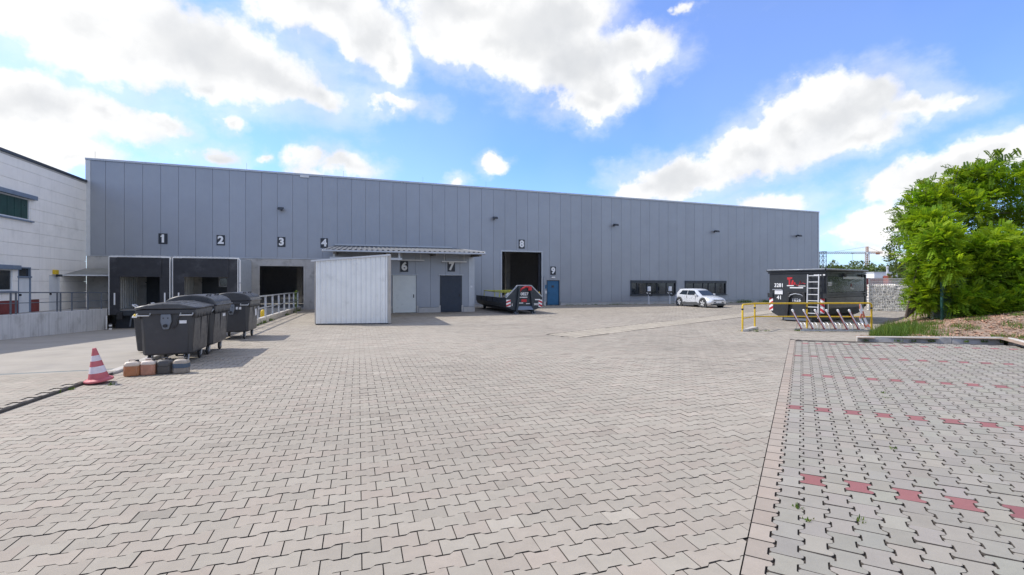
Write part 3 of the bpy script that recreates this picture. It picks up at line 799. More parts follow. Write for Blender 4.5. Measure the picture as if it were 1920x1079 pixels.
# ------------------------------------------------------------------ shed with canopy
shed = thing('canopy_shed', 'low grey panelled annex with a projecting mono pitch canopy before the hall', 'building', (0, 28.2, 0))
SO = [(1.87, 3.29, 0.0, 2.26), (4.74, 6.03, 0, 2.24)]
sx0, sx1 = -1.3, 6.85
n = 9; pw = (sx1 - sx0) / n
for i in range(n):
    a, b = sx0 + i * pw + .006, sx0 + (i + 1) * pw - .006
    mb = MB()
    for (p, q, c, d) in cut_rects(a, b, .32, 3.55, SO): mb.box(p, q, 0, .06, c, d)
    if mb.v: mb.build('wall_panel', M_PANEL, shed)
mb = MB()
for (p, q, c, d) in cut_rects(sx0, sx1, 0, 3.5, SO): mb.box(p, q, .07, .15, c, d)
mb.box(sx0, sx0 + .1, .15, 6.0, 0, 3.6)
mb.build('inner_wall', M_INNER, shed)
MB().box(6.79, 6.85, .061, 6.0, .0, 3.6).build('side_wall', M_PANEL, shed)
for a, b in ((-1.3, 1.75), (3.42, 4.62), (6.16, 6.87)):
    MB().box(a, b, -.06, .065, -.05, .30).build('plinth_slab', M_PLINTH, shed, bevel=.01)
for a in (1.76, 3.30, 4.63, 6.04):
    MB().box(a, a + .11, -.03, .066, .0, .42).build('plinth_post', M_PLINTH, shed)
M_DOORW = mat('pale_door', (.74, .77, .73), .5, vary=.06, vscale=2, dirt=((.3, .32, .3), .55, .8, .4, 2))
M_DOORD = mat('navy_door', (.022, .034, .055), .5, vary=.1)
dw = MB().box(1.90, 3.26, -.02, .04, .02, 2.24).build('door', M_DOORW, shed, bevel=.006); dw['label'] = 'pale grey white steel door under sign 6'
MB().box(3.10, 3.15, -.05, -.021, .90, 1.10).build('handle', M_BLACK, dw)
MB().box(1.80, 3.40, -.06, .0, 2.265, 2.31).build('drip_edge', M_TRIM, dw)
dd = MB().box(4.78, 5.99, -.02, .04, .02, 2.21).build('door', M_DOORD, shed, bevel=.006); dd['label'] = 'dark blue steel door under sign 7'
MB().box(5.88, 5.93, -.05, -.021, .95, 1.10).build('handle', M_BLACK, dd)
MB().box(4.62, 6.15, -.07, .0, 2.255, 2.30).build('drip_edge', M_TRIM, dd)
for a in (4.70, 5.99): MB().box(a, a + .08, -.01, .05, .02, 2.25).build('door_frame', M_DARK, dd)
MB().box(6.60, 6.72, -.03, 0, 1.5, 1.62).build('junction_box', M_LIGHTTRIM, shed)
MB().box(6.50, 6.86, -.02, -.001, .32, 3.4).build('corner_trim', M_TRIM, shed)
# canopy: trapezoidal sheet falling to the front
ry0, ry1 = -2.2, 6.05
rz = lambda y: 3.52 + (4.32 - 3.52) * (y - ry0) / (ry1 - ry0)
rx0, rx1 = -1.75, 6.95
prof = []
x = rx0
while x < rx1 - .05:
    prof += [(x, 0), (x + .13, 0), (x + .16, .045), (x + .24, .045), (x + .27, 0)]; x += .28
prof = [p for p in prof if p[0] <= rx1]
mb = MB()
up = [(px_, pz_ + .006) for px_, pz_ in prof]
vs_ = [(a, ry0, rz(ry0) + b) for a, b in prof] + [(a, ry1, rz(ry1) + b) for a, b in prof] + [(a, ry0, rz(ry0) + b) for a, b in up] + [(a, ry1, rz(ry1) + b) for a, b in up]
k_ = len(prof); fs_ = []
for i in range(k_ - 1): fs_ += [(i, i + 1, k_ + i + 1, k_ + i), (2 * k_ + i, 3 * k_ + i, 3 * k_ + i + 1, 2 * k_ + i + 1), (i, 2 * k_ + i, 2 * k_ + i + 1, i + 1)]
mb.add(vs_, fs_)
M_ROOF = mat('roof_sheet', (.15, .155, .16), .55, .1, vary=.1)
roof = mb.build('roof', M_ROOF, shed)
MB().box(rx0 - .05, rx1 + .05, ry0 - .09, ry0 - .01, rz(ry0) - .10, rz(ry0) - .01).build('gutter', M_TRIM, roof, bevel=.02)
MB().hexa([(rx1 + .0, ry0, rz(ry0) - .12), (rx1 + .03, ry0, rz(ry0) - .12), (rx1 + .03, ry1, rz(ry1) - .12), (rx1, ry1, rz(ry1) - .12)], [(rx1, ry0, rz(ry0) + .07), (rx1 + .03, ry0, rz(ry0) + .07), (rx1 + .03, ry1, rz(ry1) + .07), (rx1, ry1, rz(ry1) + .07)]).build('verge_trim', M_LIGHTTRIM, roof)
MB().box(rx0 + .2, rx1 - .35, ry1 - .14, ry1 + .04, rz(ry1) + .06, rz(ry1) + .16).build('wall_flashing', M_TRIM, roof)
M_TIMBER = mat('canopy_beam_brown', (.17, .15, .13), .7, vary=.2)
for x in (-1.2, 1.5, 4.2, 6.7):
    MB().hexa([(x - .07, ry0 + .05, rz(ry0) - .20), (x + .07, ry0 + .05, rz(ry0) - .20), (x + .07, .0, rz(0) - .34), (x - .07, .0, rz(0) - .34)], [(x - .07, ry0 + .05, rz(ry0) - .02), (x + .07, ry0 + .05, rz(ry0) - .02), (x + .07, .0, rz(0) - .02), (x - .07, .0, rz(0) - .02)]).build('beam', M_TIMBER, shed)
mb = MB(); mb.box(-1.45, 2.3, -1.85, -1.73, 3.05, 3.17); mb.build('crane_rail', M_LIGHTTRIM, shed)
for x in (-1.3, 2.1): MB().box(x, x + .1, -1.83, -1.75, 3.17, rz(-1.8) - .01).build('rail_hanger', M_LIGHTTRIM, shed)
MB().box(2.2, 3.7, -.5, -.42, 3.10, 3.15).build('strip_lamp', M_WHITE, shed)
MB().box(4.75, 6.25, -.5, -.42, 3.04, 3.10).build('strip_lamp', M_WHITE, shed)
for x in (2.4, 3.5, 4.9, 6.1): MB().tube([(x, -.46, 3.1), (x, -.46, rz(-.46))], .01, 5).build('lamp_hanger', M_WHITE, shed)

# ------------------------------------------------------------------ white corrugated enclosure in front of the canopy
M_WSHEET = mat('white_sheet_metal', (.84, .85, .83), .45, .1, vary=.05, vscale=1.5, dirt=((.42, .42, .40), .55, .8, .35, 1.6), streak=.10)
enc = thing('sheet_metal_enclosure', 'white ribbed sheet metal enclosure with a sloping top in the yard', 'enclosure', (0, 0, 0))
A, B = np.array([-1.72, 21.25]), np.array([1.31, 20.67])
zl, zr = 2.72, 2.98
nb = 15; ab = (B - A) / nb; nrm = np.array([ab[1], -ab[0]]); nrm /= np.linalg.norm(nrm)
for i in range(nb):
    p, q = A + ab * i, A + ab * (i + 1)
    z0, z1 = zl + (zr - zl) * i / nb, zl + (zr - zl) * (i + 1) / nb
    u = ab / np.linalg.norm(ab)
    # flat sheet with a standing rib at its left edge
    pr = [p - nrm * .05, p + u * .014 - nrm * .05, p + u * .016 + nrm * .035, p + u * .070 + nrm * .035, p + u * .085, p + u * .11 + nrm * .003, q]
    zz = [z0 + (z1 - z0) * t for t in (0, .07, .08, .35, .42, .55, 1)]
    m_ = MB(); n6 = len(pr)
    back = [x_ - nrm * .004 for x_ in pr]
    m_.add([(*x_, .05) for x_ in pr] + [(*x_, zt) for x_, zt in zip(pr, zz)] + [(*x_, .05) for x_ in back] + [(*x_, zt) for x_, zt in zip(back, zz)],
           [(j, j + 1, n6 + j + 1, n6 + j) for j in range(n6 - 1)] + [(2 * n6 + j, 3 * n6 + j, 3 * n6 + j + 1, 2 * n6 + j + 1) for j in range(n6 - 1)])
    m_.build('sheet', M_WSHEET, enc)
def slab(mb, p, q, z0p, z1p, z0q, z1q, th):
    d = (np.array(q) - np.array(p)); d = d / np.linalg.norm(d); s = np.array([d[1], -d[0]]) * th / 2
    return mb.hexa([(*(p - s), z0p), (*(p + s), z0p), (*(q + s), z0q), (*(q - s), z0q)], [(*(p - s), z1p), (*(p + s), z1p), (*(q + s), z1q), (*(q - s), z1q)])
C_, D_ = B + np.array([.03, 5.2]), A + np.array([-.02, 4.6])
slab(MB(), B + np.array([-.03, .05]), C_, .05, zr, .05, 3.0, .03).build('side_wall', M_WSHEET, enc)
slab(MB(), A + np.array([.03, .05]), D_, .05, zl, .05, 2.72, .03).build('side_wall', M_WSHEET, enc)
M_POST = mat('enclosure_post_beige', (.42, .39, .35), .5, .2, vary=.15)
mb = MB(); mb.box(B[0] - .10, B[0] + .02, B[1] - .05, B[1] + .04, .03, zr + .03); mb.build('corner_post', M_POST, enc, bevel=.006)
mb = MB(); mb.box(A[0] - .04, A[0] + .0, A[1] - .03, A[1] + .05, .03, zl + .02); mb.build('corner_post', M_POST, enc, bevel=.006)
slab(MB(), A + nrm * .03 - ab / np.linalg.norm(ab) * .18, B + nrm * .03, zl - .05, zl + .02, zr - .03, zr + .04, .09).build('top_trim', M_LIGHTTRIM, enc)
mb = MB(); mb.hexa([(*A, zl + .0), (*B, zr + .0), (*C_, 3.0), (*D_, 2.72)], [(*A, zl + .03), (*B, zr + .03), (*C_, 3.03), (*D_, 2.75)]); mb.build('roof', M_ROOF, enc)
slab(MB(), A - nrm * .04, B - nrm * .04, .0, .06, .0, .06, .08).build('gap_shade_strip', M_DARK, enc)  # dark strip in place of the shadow gap below the sheets

# ------------------------------------------------------------------ dock houses
M_CURT = mat('dock_curtain', (.024, .025, .030), .55, vary=.2, vscale=2, dirt=((.10, .10, .11), .5, .75, .55, 1.4))
M_CORR = mat('corrugated_grey_sheet', (.40, .43, .47), .45, .35, vary=.08)
M_CORRL = mat('corrugated_light_sheet', (.58, .58, .55), .5, .1, vary=.08)
def corrugated(mb, p0, p1, z0, z1, pitch=.27, depth=.07, th=.004):
    p0, p1 = np.array(p0, float), np.array(p1, float); L = np.linalg.norm(p1 - p0); d = (p1 - p0) / L; nn = np.array([d[1], -d[0]])
    s = 0; pr = []
    while s < L - 1e-3:
        pr += [p0 + d * min(L, s), p0 + d * min(L, s + pitch * .4), p0 + d * min(L, s + pitch * .5) + nn * depth, p0 + d * min(L, s + pitch * .9) + nn * depth]; s += pitch
    k2 = len(pr)
    mb.add([(*q, z0) for q in pr] + [(*q, z1) for q in pr], [(i, i + 1, k2 + i + 1, k2 + i) for i in range(k2 - 1)])
    return mb
def dock(x0, x1, label, first):
    y0 = 31.0; t = thing('dock_house', label, 'dock house', ((x0 + x1) / 2, y0, LZ(31)), group='dock houses')
    w = (x1 - x0); h = w / 2; dz = -LZ(31); fl = .28 + dz; top = 3.24 + dz
    D = HY - y0 - .02
    corrugated(MB(), (h - .02, .06), (h - .02, D), 0.2, top - .02).build('side_wall', M_CORR, t)
    corrugated(MB(), (-h + .06, D), (-h + .06, .1), fl, top - .03).build('side_wall', M_CORRL, t)
    MB().box(h - .10, h - .06, .08, D, .2, top - .04).build('inner_lining', M_CORRL, t)
    mb = MB(); mb.box(-h, h, .0, D, top, top + .03); 
    for i in range(int(w / .22)): mb.box(-h + .06 + i * .22, -h + .14 + i * .22, -.03, D, top + .031, top + .065)
    mb.build('roof', M_LIGHTTRIM, t)
    MB().box(-h + .1, h - .12, .1, D, fl - .12, fl).build('floor', M_CONC, t)
    # leveller, bumpers and underside
    MB().box(-h + .35, h - .35, -.02, .1, fl - .30, fl - .02).build('leveller_lip', M_DARK, t)
    for sx in (-1, 1): MB().box(sx * (h - .5) - .12, sx * (h - .5) + .12, -.14, .10, fl - .52, fl - .10).build('bumper', M_BLACK, t, bevel=.02)
    mb = MB(); mb.box(-h + .1, h - .1, .5, D, .0, fl - .13); mb.build('base', M_DARK, t)
    for sx in (-.6, .2, .7): MB().tube([(sx, .3, .1), (sx + .1, .3, fl - .15)], .05, 8).build('hydraulic_ram', M_STEEL, t)
    # shelter: two side curtains and a head curtain
    cw = w * .175
    for s in (-1, 1):
        a, b = (-h + .02, -h + cw) if s < 0 else (h - cw, h - .02)
        MB().box(a, b, -.06, -.03, fl - .25, top - .03).build('side_curtain', M_CURT, t)
        MB().box(-h if s < 0 else h - .03, -h + .03 if s < 0 else h, -.08, .05, fl - .25, top).build('edge_trim', M_WHITE, t)
        MB().box((a + b) / 2 - .035, (a + b) / 2 + .035, -.066, -.0605, fl + .3, fl + .95).build('guide_stripe', M_WHITE, t)
    MB().box(-h + cw - .1, h - cw + .1, -.10, -.065, top - 1.12, top - .04).build('head_curtain', M_CURT, t)
    MB().box(-h + .03, h - .03, -.08, -.03, top - .05, top).build('top_trim', M_WHITE, t)
    # gate behind: dark sectional door with a window
    g = MB().box(-h + .55, h - .15, D - .1, D - .03, fl, top - .35).build('gate', M_DARK, t)
    mb = MB(); za = fl + 1.25; zb = za + .62; xa, xb = -.15, h - .35
    mb.box(xa, xb, D - .135, D - .101, za, za + .06); mb.box(xa, xb, D - .135, D - .101, zb - .06, zb); mb.box(xa, xa + .06, D - .135, D - .101, za + .06, zb - .06); mb.box(xb - .06, xb, D - .135, D - .101, za + .06, zb - .06)
    mb.build('window_frame', M_LIGHTTRIM, g)
    MB().box(xa + .06, xb - .06, D - .118, D - .108, za + .06, zb - .06).build('window_pane', M_GLASS, g)
    MB().box(-h + .6, -h + 1.25, D - .40, D - .36, fl + 1.5, fl + 1.56).build('gate_stop', M_DARK, t)
    return t
dock(-12.94, -10.10, 'dock house with black curtains below sign 1 beside the retaining wall', True)
dock(-9.99, -6.72, 'dock house with black curtains below sign 2, its ribbed side wall showing', False)
t = thing('drain_pipe', 'thin pale downpipe at the corner of the second dock house', 'pipe', (-6.62, 30.95, LZ(31)))
MB().tube([(0, 0, 0), (0, 0, 3.85), (-.12, .02, 4.0)], .04, 8).build('pipe', M_WHITE, t); MB().box(-.09, .05, -.05, .06, 2.5, 2.56).build('clamp', M_GALV, t)
for (x, lb) in ((-12.6, 'short black and white striped post left of the first dock'),):
    t = thing('guide_post', lb, 'post', (x, 30.3, LZ(30.3)))
    for i in range(4): MB().tube([(0, 0, i * .09), (0, 0, i * .09 + .09)], .07, 10).build('band', M_BLACK if i % 2 else M_WHITE, t)
t = thing('guide_post', 'thin white standing tube before the first dock left corner', 'post', (-12.9, 30.6, LZ(30.6)))
MB().tube([(0, 0, 0), (0, 0, .75)], .035, 8).build('tube', M_WHITE, t); MB().box(-.08, .08, -.08, .08, 0, .02).build('foot_plate', M_STEEL, t)

# ------------------------------------------------------------------ retaining wall, walkway, railing
M_RAMP = mat('ramp_wall_concrete', (.60, .60, .60), .85, vary=.10, vscale=1.2, bump=.3, bscale=30, streak=.55, dirt=((.20, .19, .17), .50, .75, .5, 1.3))
rw = thing('retaining_wall', 'weathered concrete retaining wall along the raised walkway', 'wall', (-13, 0, 0))
wt_ = lambda y: .53 - .019 * (y - 22.9)
y = 10.0
while y < 30.9:
    y1 = min(y + 2.6, 30.95)
    MB().hexa([(-.25, y, LZ(y) - .3), (0, y, LZ(y) - .3), (0, y1 - .008, LZ(y1) - .3), (-.25, y1 - .008, LZ(y1) - .3)], [(-.25, y, wt_(y)), (0, y, wt_(y)), (0, y1 - .008, wt_(y1)), (-.25, y1 - .008, wt_(y1))]).build('wall_section', M_RAMP, rw, bevel=.012)
    y = y1
sheet('walkway', [[(-15.8, 9.9, .33), (-13.2, 9.9, .33), (-13.2, 34.3, .33), (-15.8, 34.3, .33)]], M_CONC, kind='structure')
rl = thing('walkway_railing', 'grey steel railing with one mid rail on top of the retaining wall', 'railing', (-13.12, 0, 0))
for yy in (11, 12.6, 14.2, 15.8, 17.4, 19.0, 20.6, 22.4, 23.75, 24.05, 26.75, 27.0, 27.9, 29.3, 30.6, 32.2):
    MB().box(-.025, .025, yy - .02, yy + .02, wt_(yy) - .02, wt_(yy) + .86).build('post', M_STEEL, rl)
MB().tube([(0, 10.6, wt_(10.6) + .88), (0, 33.9, wt_(33.9) + .88)], .024, 8).build('top_rail', M_STEEL, rl)
MB().tube([(0, 10.6, wt_(10.6) + .45), (0, 33.9, wt_(33.9) + .45)], .016, 8).build('mid_rail', M_STEEL, rl)
# railing on the kerb at the docks
kr = thing('lane_railing', 'galvanised railing on the kerb beside the dock lane before gate 3', 'railing', (0, 0, 0))
for i, yy in enumerate((17.9, 19.4, 20.9, 22.4, 23.9, 25.4, 26.9, 28.4, 29.9, 31.4, 32.9)):
    MB().box(KX(yy) - .10, KX(yy) - .02, yy - .03, yy + .03, .2, 1.16).build('post', M_GALV, kr)
MB().bar((KX(17.6) - .06, 17.6, 1.18), (KX(33.3) - .06, 33.3, 1.18), .07, .05).build('top_rail', M_GALV, kr)
MB().bar((KX(17.6) - .06, 17.6, .66), (KX(33.3) - .06, 33.3, .66), .03, .05).build('mid_rail', M_GALV, kr)

# ------------------------------------------------------------------ white concrete building on the left
WX_ = HX0
wb = thing('office_building', 'white concrete panel building at the left edge beside the docks', 'building', (WX_, 0, 0))
M_WCONC = mat('white_concrete_panel', (.93, .89, .835), .8, vary=.04, vscale=1.2, bump=.2, bscale=50, dirt=((.52, .49, .45), .54, .8, .35, 1.0), streak=.10)
M_BLIND = mat('blue_grey_blind_box', (.20, .25, .33), .5, .2, vary=.1)
M_GREENG = mat('green_shutter', (.012, .055, .045), .35, vary=.25, vscale=2)
M_REDPL = mat('red_brown_plinth', (.20, .045, .040), .7, vary=.15)
M_WDOOR = mat('white_door', (.72, .74, .76), .45, vary=.05)
WO = [(24.0, 29.33, 4.83, 5.95), (24.6, 28.12, 1.38, 2.45), (28.47, 29.33, .33, 2.52), (30.79, 31.75, .33, 2.18)]
zs_ = [.33, .95, 1.27, 1.87, 2.47, 3.07, 3.67, 4.27, 4.87, 5.47, 6.07, 6.67, 7.27, 7.78]
ys_ = [6.0, 12.0, 18.0, 24.0, 30.0, HY - .01]
for i in range(len(ys_) - 1):
    for j in range(len(zs_) - 1):
        a, b, c, d = ys_[i] + .003, ys_[i + 1] - .003, zs_[j] + .006, zs_[j + 1] - .006
        for (p, q, e, f_) in cut_rects(a, b, c, d, WO):
            if q - p < .02 or f_ - e < .015: continue
            m_ = M_REDPL if (zs_[j] < .9 and q <= 30.01) else M_WCONC
            MB().box(-.12, .0, p, q, e, f_).build('concrete_panel', m_, wb)
MB().box(-22, -.05, 6.0, HY - .01, -.9, .32).build('core_wall', M_CONC, wb); MB().box(-22, -.122, 6.0, HY - .01, .33, 7.7).build('core_wall', M_CONC, wb)
MB().box(-22.1, .06, 5.9, HY + .0, 7.78, 7.93).build('roof_coping', M_DARK, wb, bevel=.01)
MB().box(-22.05, .02, 5.95, HY - .02, 7.70, 7.779).build('roof_edge', M_CONC, wb)
def wwin(y0, y1, z0, z1, box, nm, panes, m_pane):
    wo = MB(); t = .07
    wo.box(-.10, -.03, y0, y1, z0, z0 + t); wo.box(-.10, -.03, y0, y1, z1 - t, z1); wo.box(-.10, -.03, y0, y0 + t, z0 + t, z1 - t); wo.box(-.10, -.03, y1 - t, y1, z0 + t, z1 - t)
    o = wo.build('window', M_WDOOR, wb)
    if box: MB().box(.0, .16, y0 - .3, y1 + .28, z1 - .02, z1 + .18).build('blind_box', M_BLIND, o, bevel=.01)
    MB().box(-.02, .10, y0 - .1, y1 + .12, z0 - .07, z0 - .01).build('sill', M_BLIND, o)
    st = (y1 - y0 - 2 * t) / panes
    for i in range(panes): MB().box(-.085, -.07, y0 + t + i * st + .012, y0 + t + (i + 1) * st - .012, z0 + t, z1 - t).build('pane', m_pane, o)
wwin(24.0, 29.33, 4.85, 5.93, True, 'w', 11, M_GREENG)
wwin(24.6, 28.12, 1.40, 2.43, True, 'w', 4, M_GLASS)
d1 = MB().box(-.10, -.04, 28.50, 29.30, .34, 2.02).build('door', M_WDOOR, wb); d1['label'] = 'white door with a small window above it'
mb = MB(); mb.box(-.10, .01, 28.44, 28.50, .34, 2.55); mb.box(-.10, .01, 29.30, 29.36, .34, 2.55); mb.box(-.10, .01, 28.50, 29.30, 2.49, 2.55); mb.box(-.10, .03, 28.40, 29.40, 2.03, 2.11); mb.build('door_frame', M_BLIND, d1)
MB().box(-.085, -.07, 28.50, 29.30, 2.11, 2.49).build('pane', M_GLASS, d1); MB().box(-.04, .02, 28.56, 28.66, 1.15, 1.25).build('handle', M_BLACK, d1)
d2 = MB().box(-.10, -.02, 30.80, 31.74, .34, 2.16).build('door', M_WDOOR, wb); d2['label'] = 'plain white door below a yellow lamp box'
MB().box(-.02, .04, 30.86, 30.94, 1.15, 1.27).build('handle', M_BLACK, d2)
M_YEL = mat('yellow_paint', (.62, .42, .02), .5, vary=.1)
MB().box(.0, .16, 31.05, 31.32, 2.24, 2.48).build('lamp_box', M_YEL, wb, bevel=.02)
MB().box(.0, .22, 31.34, 31.52, 2.12, 2.24).build('door_lamp', M_DARK, wb, bevel=.02)
t = thing('glass_awning', 'flat dusty awning over the walkway corner at the white building', 'awning', (HX0, 0, 0))
M_AWN = mat('dusty_awning_sheet', (.26, .26, .24), .5, vary=.2, vscale=2)
MB().hexa([(.02, 31.9, 2.20), (2.45, 32.6, 2.20), (2.45, HY - .1, 2.62), (.02, HY - .1, 2.62)], [(.02, 31.9, 2.23), (2.45, 32.6, 2.23), (2.45, HY - .1, 2.65), (.02, HY - .1, 2.65)]).build('roof_sheet', M_AWN, t)
MB().bar((.02, 31.88, 2.21), (2.45, 32.58, 2.21), .05, .07).build('front_rail', M_LIGHTTRIM, t)
for x in (.1, 1.3, 2.4): MB().bar((x, 31.95 + x * .28, 2.20), (x, HY - .1, 2.60), .05, .05).build('bracket', M_STEEL, t)

# ------------------------------------------------------------------ waste bins
M_BIN = mat('dark_grey_bin_plastic', (.040, .041, .045), .42, vary=.12, vscale=4, bump=.08, bscale=90, dirt=((.10, .095, .09), .55, .8, .35, 3))
M_LID = mat('bin_lid_plastic', (.050, .052, .058), .32, vary=.12, vscale=4, dirt=((.13, .13, .12), .55, .8, .35, 4))
M_FORK = mat('caster_zinc', (.55, .56, .57), .4, .5, vary=.1)
M_LABEL = mat('white_sticker', (.72, .72, .72), .5, vary=.1, vscale=20)
M_PIN = mat('grey_pin_casting', (.16, .18, .21), .4, .2, vary=.1)
def big_bin(label, loc, dome, rz=0.0, stickers=()):
    """1100 litre container: short side 1.0 m along x faces the camera, long side 1.36 m along y"""
    t = thing('waste_bin', label, 'waste bin', loc, rz, group='large wheeled waste bins')
    def ring(hx, hy, z, c=.07):
        return [(-hx + c, -hy, z), (hx - c, -hy, z), (hx, -hy + c, z), (hx, hy - c, z), (hx - c, hy, z), (-hx + c, hy, z), (-hx, hy - c, z), (-hx, -hy + c, z)]
    MB().loft([ring(.425, .59, .23), ring(.45, .625, .26), ring(.475, .655, 1.08), ring(.475, .655, 1.14)]).build('body', M_BIN, t, bevel=.015, smooth=30)
    # recessed panels of the long side read as upright ribs
    for s in (-1, 1):
        for yy in (-.52, 0.0, .52):
            MB().hexa([(s * .415, yy - .025, .28), (s * .445, yy - .025, .28), (s * .445, yy + .025, .28), (s * .415, yy + .025, .28)], [(s * .46, yy - .025, 1.06), (s * .492, yy - .025, 1.06), (s * .492, yy + .025, 1.06), (s * .46, yy + .025, 1.06)]).build('rib', M_BIN, t)
    rim = MB()
    rim.box(-.53, .53, -.70, -.655, 1.10, 1.20); rim.box(-.53, .53, .655, .70, 1.10, 1.20); rim.box(-.53, -.475, -.655, .655, 1.10, 1.20); rim.box(.475, .53, -.655, .655, 1.10, 1.20)
    ro = rim.build('rim', M_BIN, t, bevel=.012)
    for s in (-1, 1):                                             # comb teeth below the rim
        mb = MB()
        for i in range(11):
            yy = -.60 + i * .12
            mb.add([(s * .525, yy - .055, 1.105), (s * .525, yy + .055, 1.105), (s * .525, yy, 1.0), (s * .478, yy - .055, 1.105), (s * .478, yy + .055, 1.105), (s * .478, yy, 1.0)], [(0, 1, 2), (3, 5, 4), (0, 2, 5, 3), (1, 4, 5, 2), (0, 3, 4, 1)])
        mb.build('comb', M_BIN, ro)
    for s in (-1, 1):                                             # lifting pins and corner grips on the short sides
        y0 = s * .655
        pl = MB().prism([(-.09, 1.10), (.09, 1.10), (.10, .95), (.05, .78), (-.05, .78), (-.10, .95)], 'y', y0 + s * .0, y0 + s * .05).build('pin_plate', M_PIN, t, bevel=.012)
        MB().disc_y((0, .86), .035, y0, y0 + s * .11, 14).build('lifting_pin', M_BLACK, pl)
        for x, z in ((-.04, 1.02), (.04, 1.02)): MB().disc_y((x, z), .013, y0 + s * .05, y0 + s * .058, 8).build('bolt', M_BLACK, pl)
        for x in (-.38, .38):
            MB().tube([(x - .11, y0 + s * .04, 1.12), (x - .11, y0 + s * .11, 1.08), (x + .11, y0 + s * .11, 1.08), (x + .11, y0 + s * .04, 1.12)], .014, 8).build('grip', M_FORK, t)
        for x in (-.30, .30): MB().box(x - .10, x + .10, y0 * .90 - s * .02, y0 * .90 + s * .008, .235, .34).build('foot_pocket', M_BLACK, t)
        # hose-shaped drain cover bead on the short side
        MB().tube([(.12, y0 + s * .004, .80), (.18, y0 + s * .012, .86), (.20, y0 + s * .014, 1.0), (.28, y0 + s * .014, 1.08), (.42, y0 + s * .012, 1.09)], .014, 6).build('edge_bead', M_BIN, t)
    for sx in (-1, 1):
        for sy in (-1, 1):
            cx, cy = sx * .33, sy * .48
            cs = MB().disc_x((cy - .05, .115), .115, cx - .022, cx + .022, 20).build('wheel', M_BLACK, t, bevel=.01)
            MB().disc_x((cy - .05, .115), .06, cx - .026, cx + .026, 14).build('hub', M_PIN, cs)
            mb = MB()
            for k in (-1, 1): mb.hexa([(cx + k * .034 - .004, cy - .085, .09), (cx + k * .034 + .004, cy - .085, .09), (cx + k * .034 + .004, cy - .02, .09), (cx + k * .034 - .004, cy - .02, .09)], [(cx + k * .034 - .004, cy - .06, .225), (cx + k * .034 + .004, cy - .06, .225), (cx + k * .034 + .004, cy + .05, .225), (cx + k * .034 - .004, cy + .05, .225)])
            mb.box(cx - .045, cx + .045, cy - .06, cy + .06, .225, .24)
            mb.build('fork', M_FORK, cs)
    if dome:
        n = 14; arc = []
        for i in range(n + 1):
            a = math.pi * (1 - i / n); arc.append((.545 * math.cos(a), 1.205 + .27 * math.sin(a) ** .8))
        lid = MB().prism(arc, 'y', -.69, .69).build('lid', M_LID, t, bevel=.02, smooth=30)
        for s in (-1, 1):
            MB().prism([(x * .80, 1.215 + (z - 1.205) * .80) for x, z in arc], 'y', s * .69, s * .705).build('lid_cheek', M_BIN, lid)
            MB().bar((-.1, s * .709, 1.22), (.02, s * .709, 1.44), .012, .02).build('cheek_rib', M_BIN, lid)
        for yy in (-.32, .32):
            MB().tube([(.26, yy - .14, 1.425), (.30, yy - .14, 1.47), (.30, yy + .14, 1.47), (.26, yy + .14, 1.425)], .016, 6).build('lid_grip', M_BIN, lid)
        for yy in (-.4, 0, .4): MB().bar((.40, yy, 1.40), (.53, yy, 1.25), .05, .02).build('lid_rib', M_LID, lid)
        MB().box(.50, .575, -.70, .70, 1.20, 1.245).build('lid_lip', M_LID, lid, bevel=.015)
    else:
        arc = [(-.56, 1.215), (-.54, 1.25), (-.35, 1.30), (-.05, 1.335), (.25, 1.32), (.42, 1.275), (.56, 1.24), (.57, 1.205)]
        lid = MB().prism(arc, 'y', -.72, .72).build('lid', M_LID, t, bevel=.02, smooth=30)
        for yy in (-.45, 0, .45): MB().prism([(-.48, 1.26), (-.35, 1.315), (-.05, 1.355), (.20, 1.345), (.38, 1.29)], 'y', yy - .09, yy + .09).build('lid_ridge', M_LID, lid, bevel=.02)
        for yy in (-.5, .5): MB().tube([(-.55, yy - .07, 1.24), (-.62, yy - .07, 1.30), (-.62, yy + .07, 1.30), (-.55, yy + .07, 1.24)], .013, 6).build('hinge_bar', M_FORK, lid)
    for (face, a, z, w, h) in stickers:
        if face == 'front': MB().box(a - w / 2, a + w / 2, -.664, -.660, z - h / 2, z + h / 2).build('sticker', M_LABEL, t)
        else: MB().box(.474, .480, a - w / 2, a + w / 2, z - h / 2, z + h / 2).build('sticker', M_LABEL, t)
    return t
big_bin('nearest dark grey wheeled waste bin with a flat lid, behind the canisters', (-3.88, 12.28, 0), False, R_(1.5), stickers=(('front', .30, .93, .13, .065),))
big_bin('dark grey wheeled waste bin with a domed lid right behind the flat lid bin', (-3.86, 13.80, 0), True, R_(-1), stickers=(('side', .25, .93, .22, .07),))
big_bin('dark domed wheeled waste bin standing apart beside the railing', (-3.74, 17.10, 0), True, R_(-1.5), stickers=(('front', .20, .98, .15, .08), ('side', .30, .80, .20, .22)))
def small_bin(label, loc):
    t = thing('wheeled_bin', label, 'waste bin', loc)
    MB().loft([[(-.22, -.26, .05), (.22, -.26, .05), (.22, .26, .05), (-.22, .26, .05)], [(-.28, -.34, .95), (.28, -.34, .95), (.28, .34, .95), (-.28, .34, .95)]]).build('body', M_BIN, t, bevel=.03)
    l = MB().loft([[(-.30, -.37, .95), (.30, -.37, .95), (.30, .37, .98), (-.30, .37, .98)], [(-.27, -.32, 1.03), (.27, -.32, 1.03), (.27, .34, 1.08), (-.27, .34, 1.08)]]).build('lid', M_YEL, t, bevel=.02)
    MB().tube([(-.26, -.36, .98), (-.26, -.43, .95), (.26, -.43, .95), (.26, -.36, .98)], .015, 6).build('handle', M_LIGHTTRIM, l)
    for s in (-1, 1): MB().disc_x((.28, .10), .10, s * .27 - .025, s * .27 + .025, 16).build('wheel', M_BLACK, t)
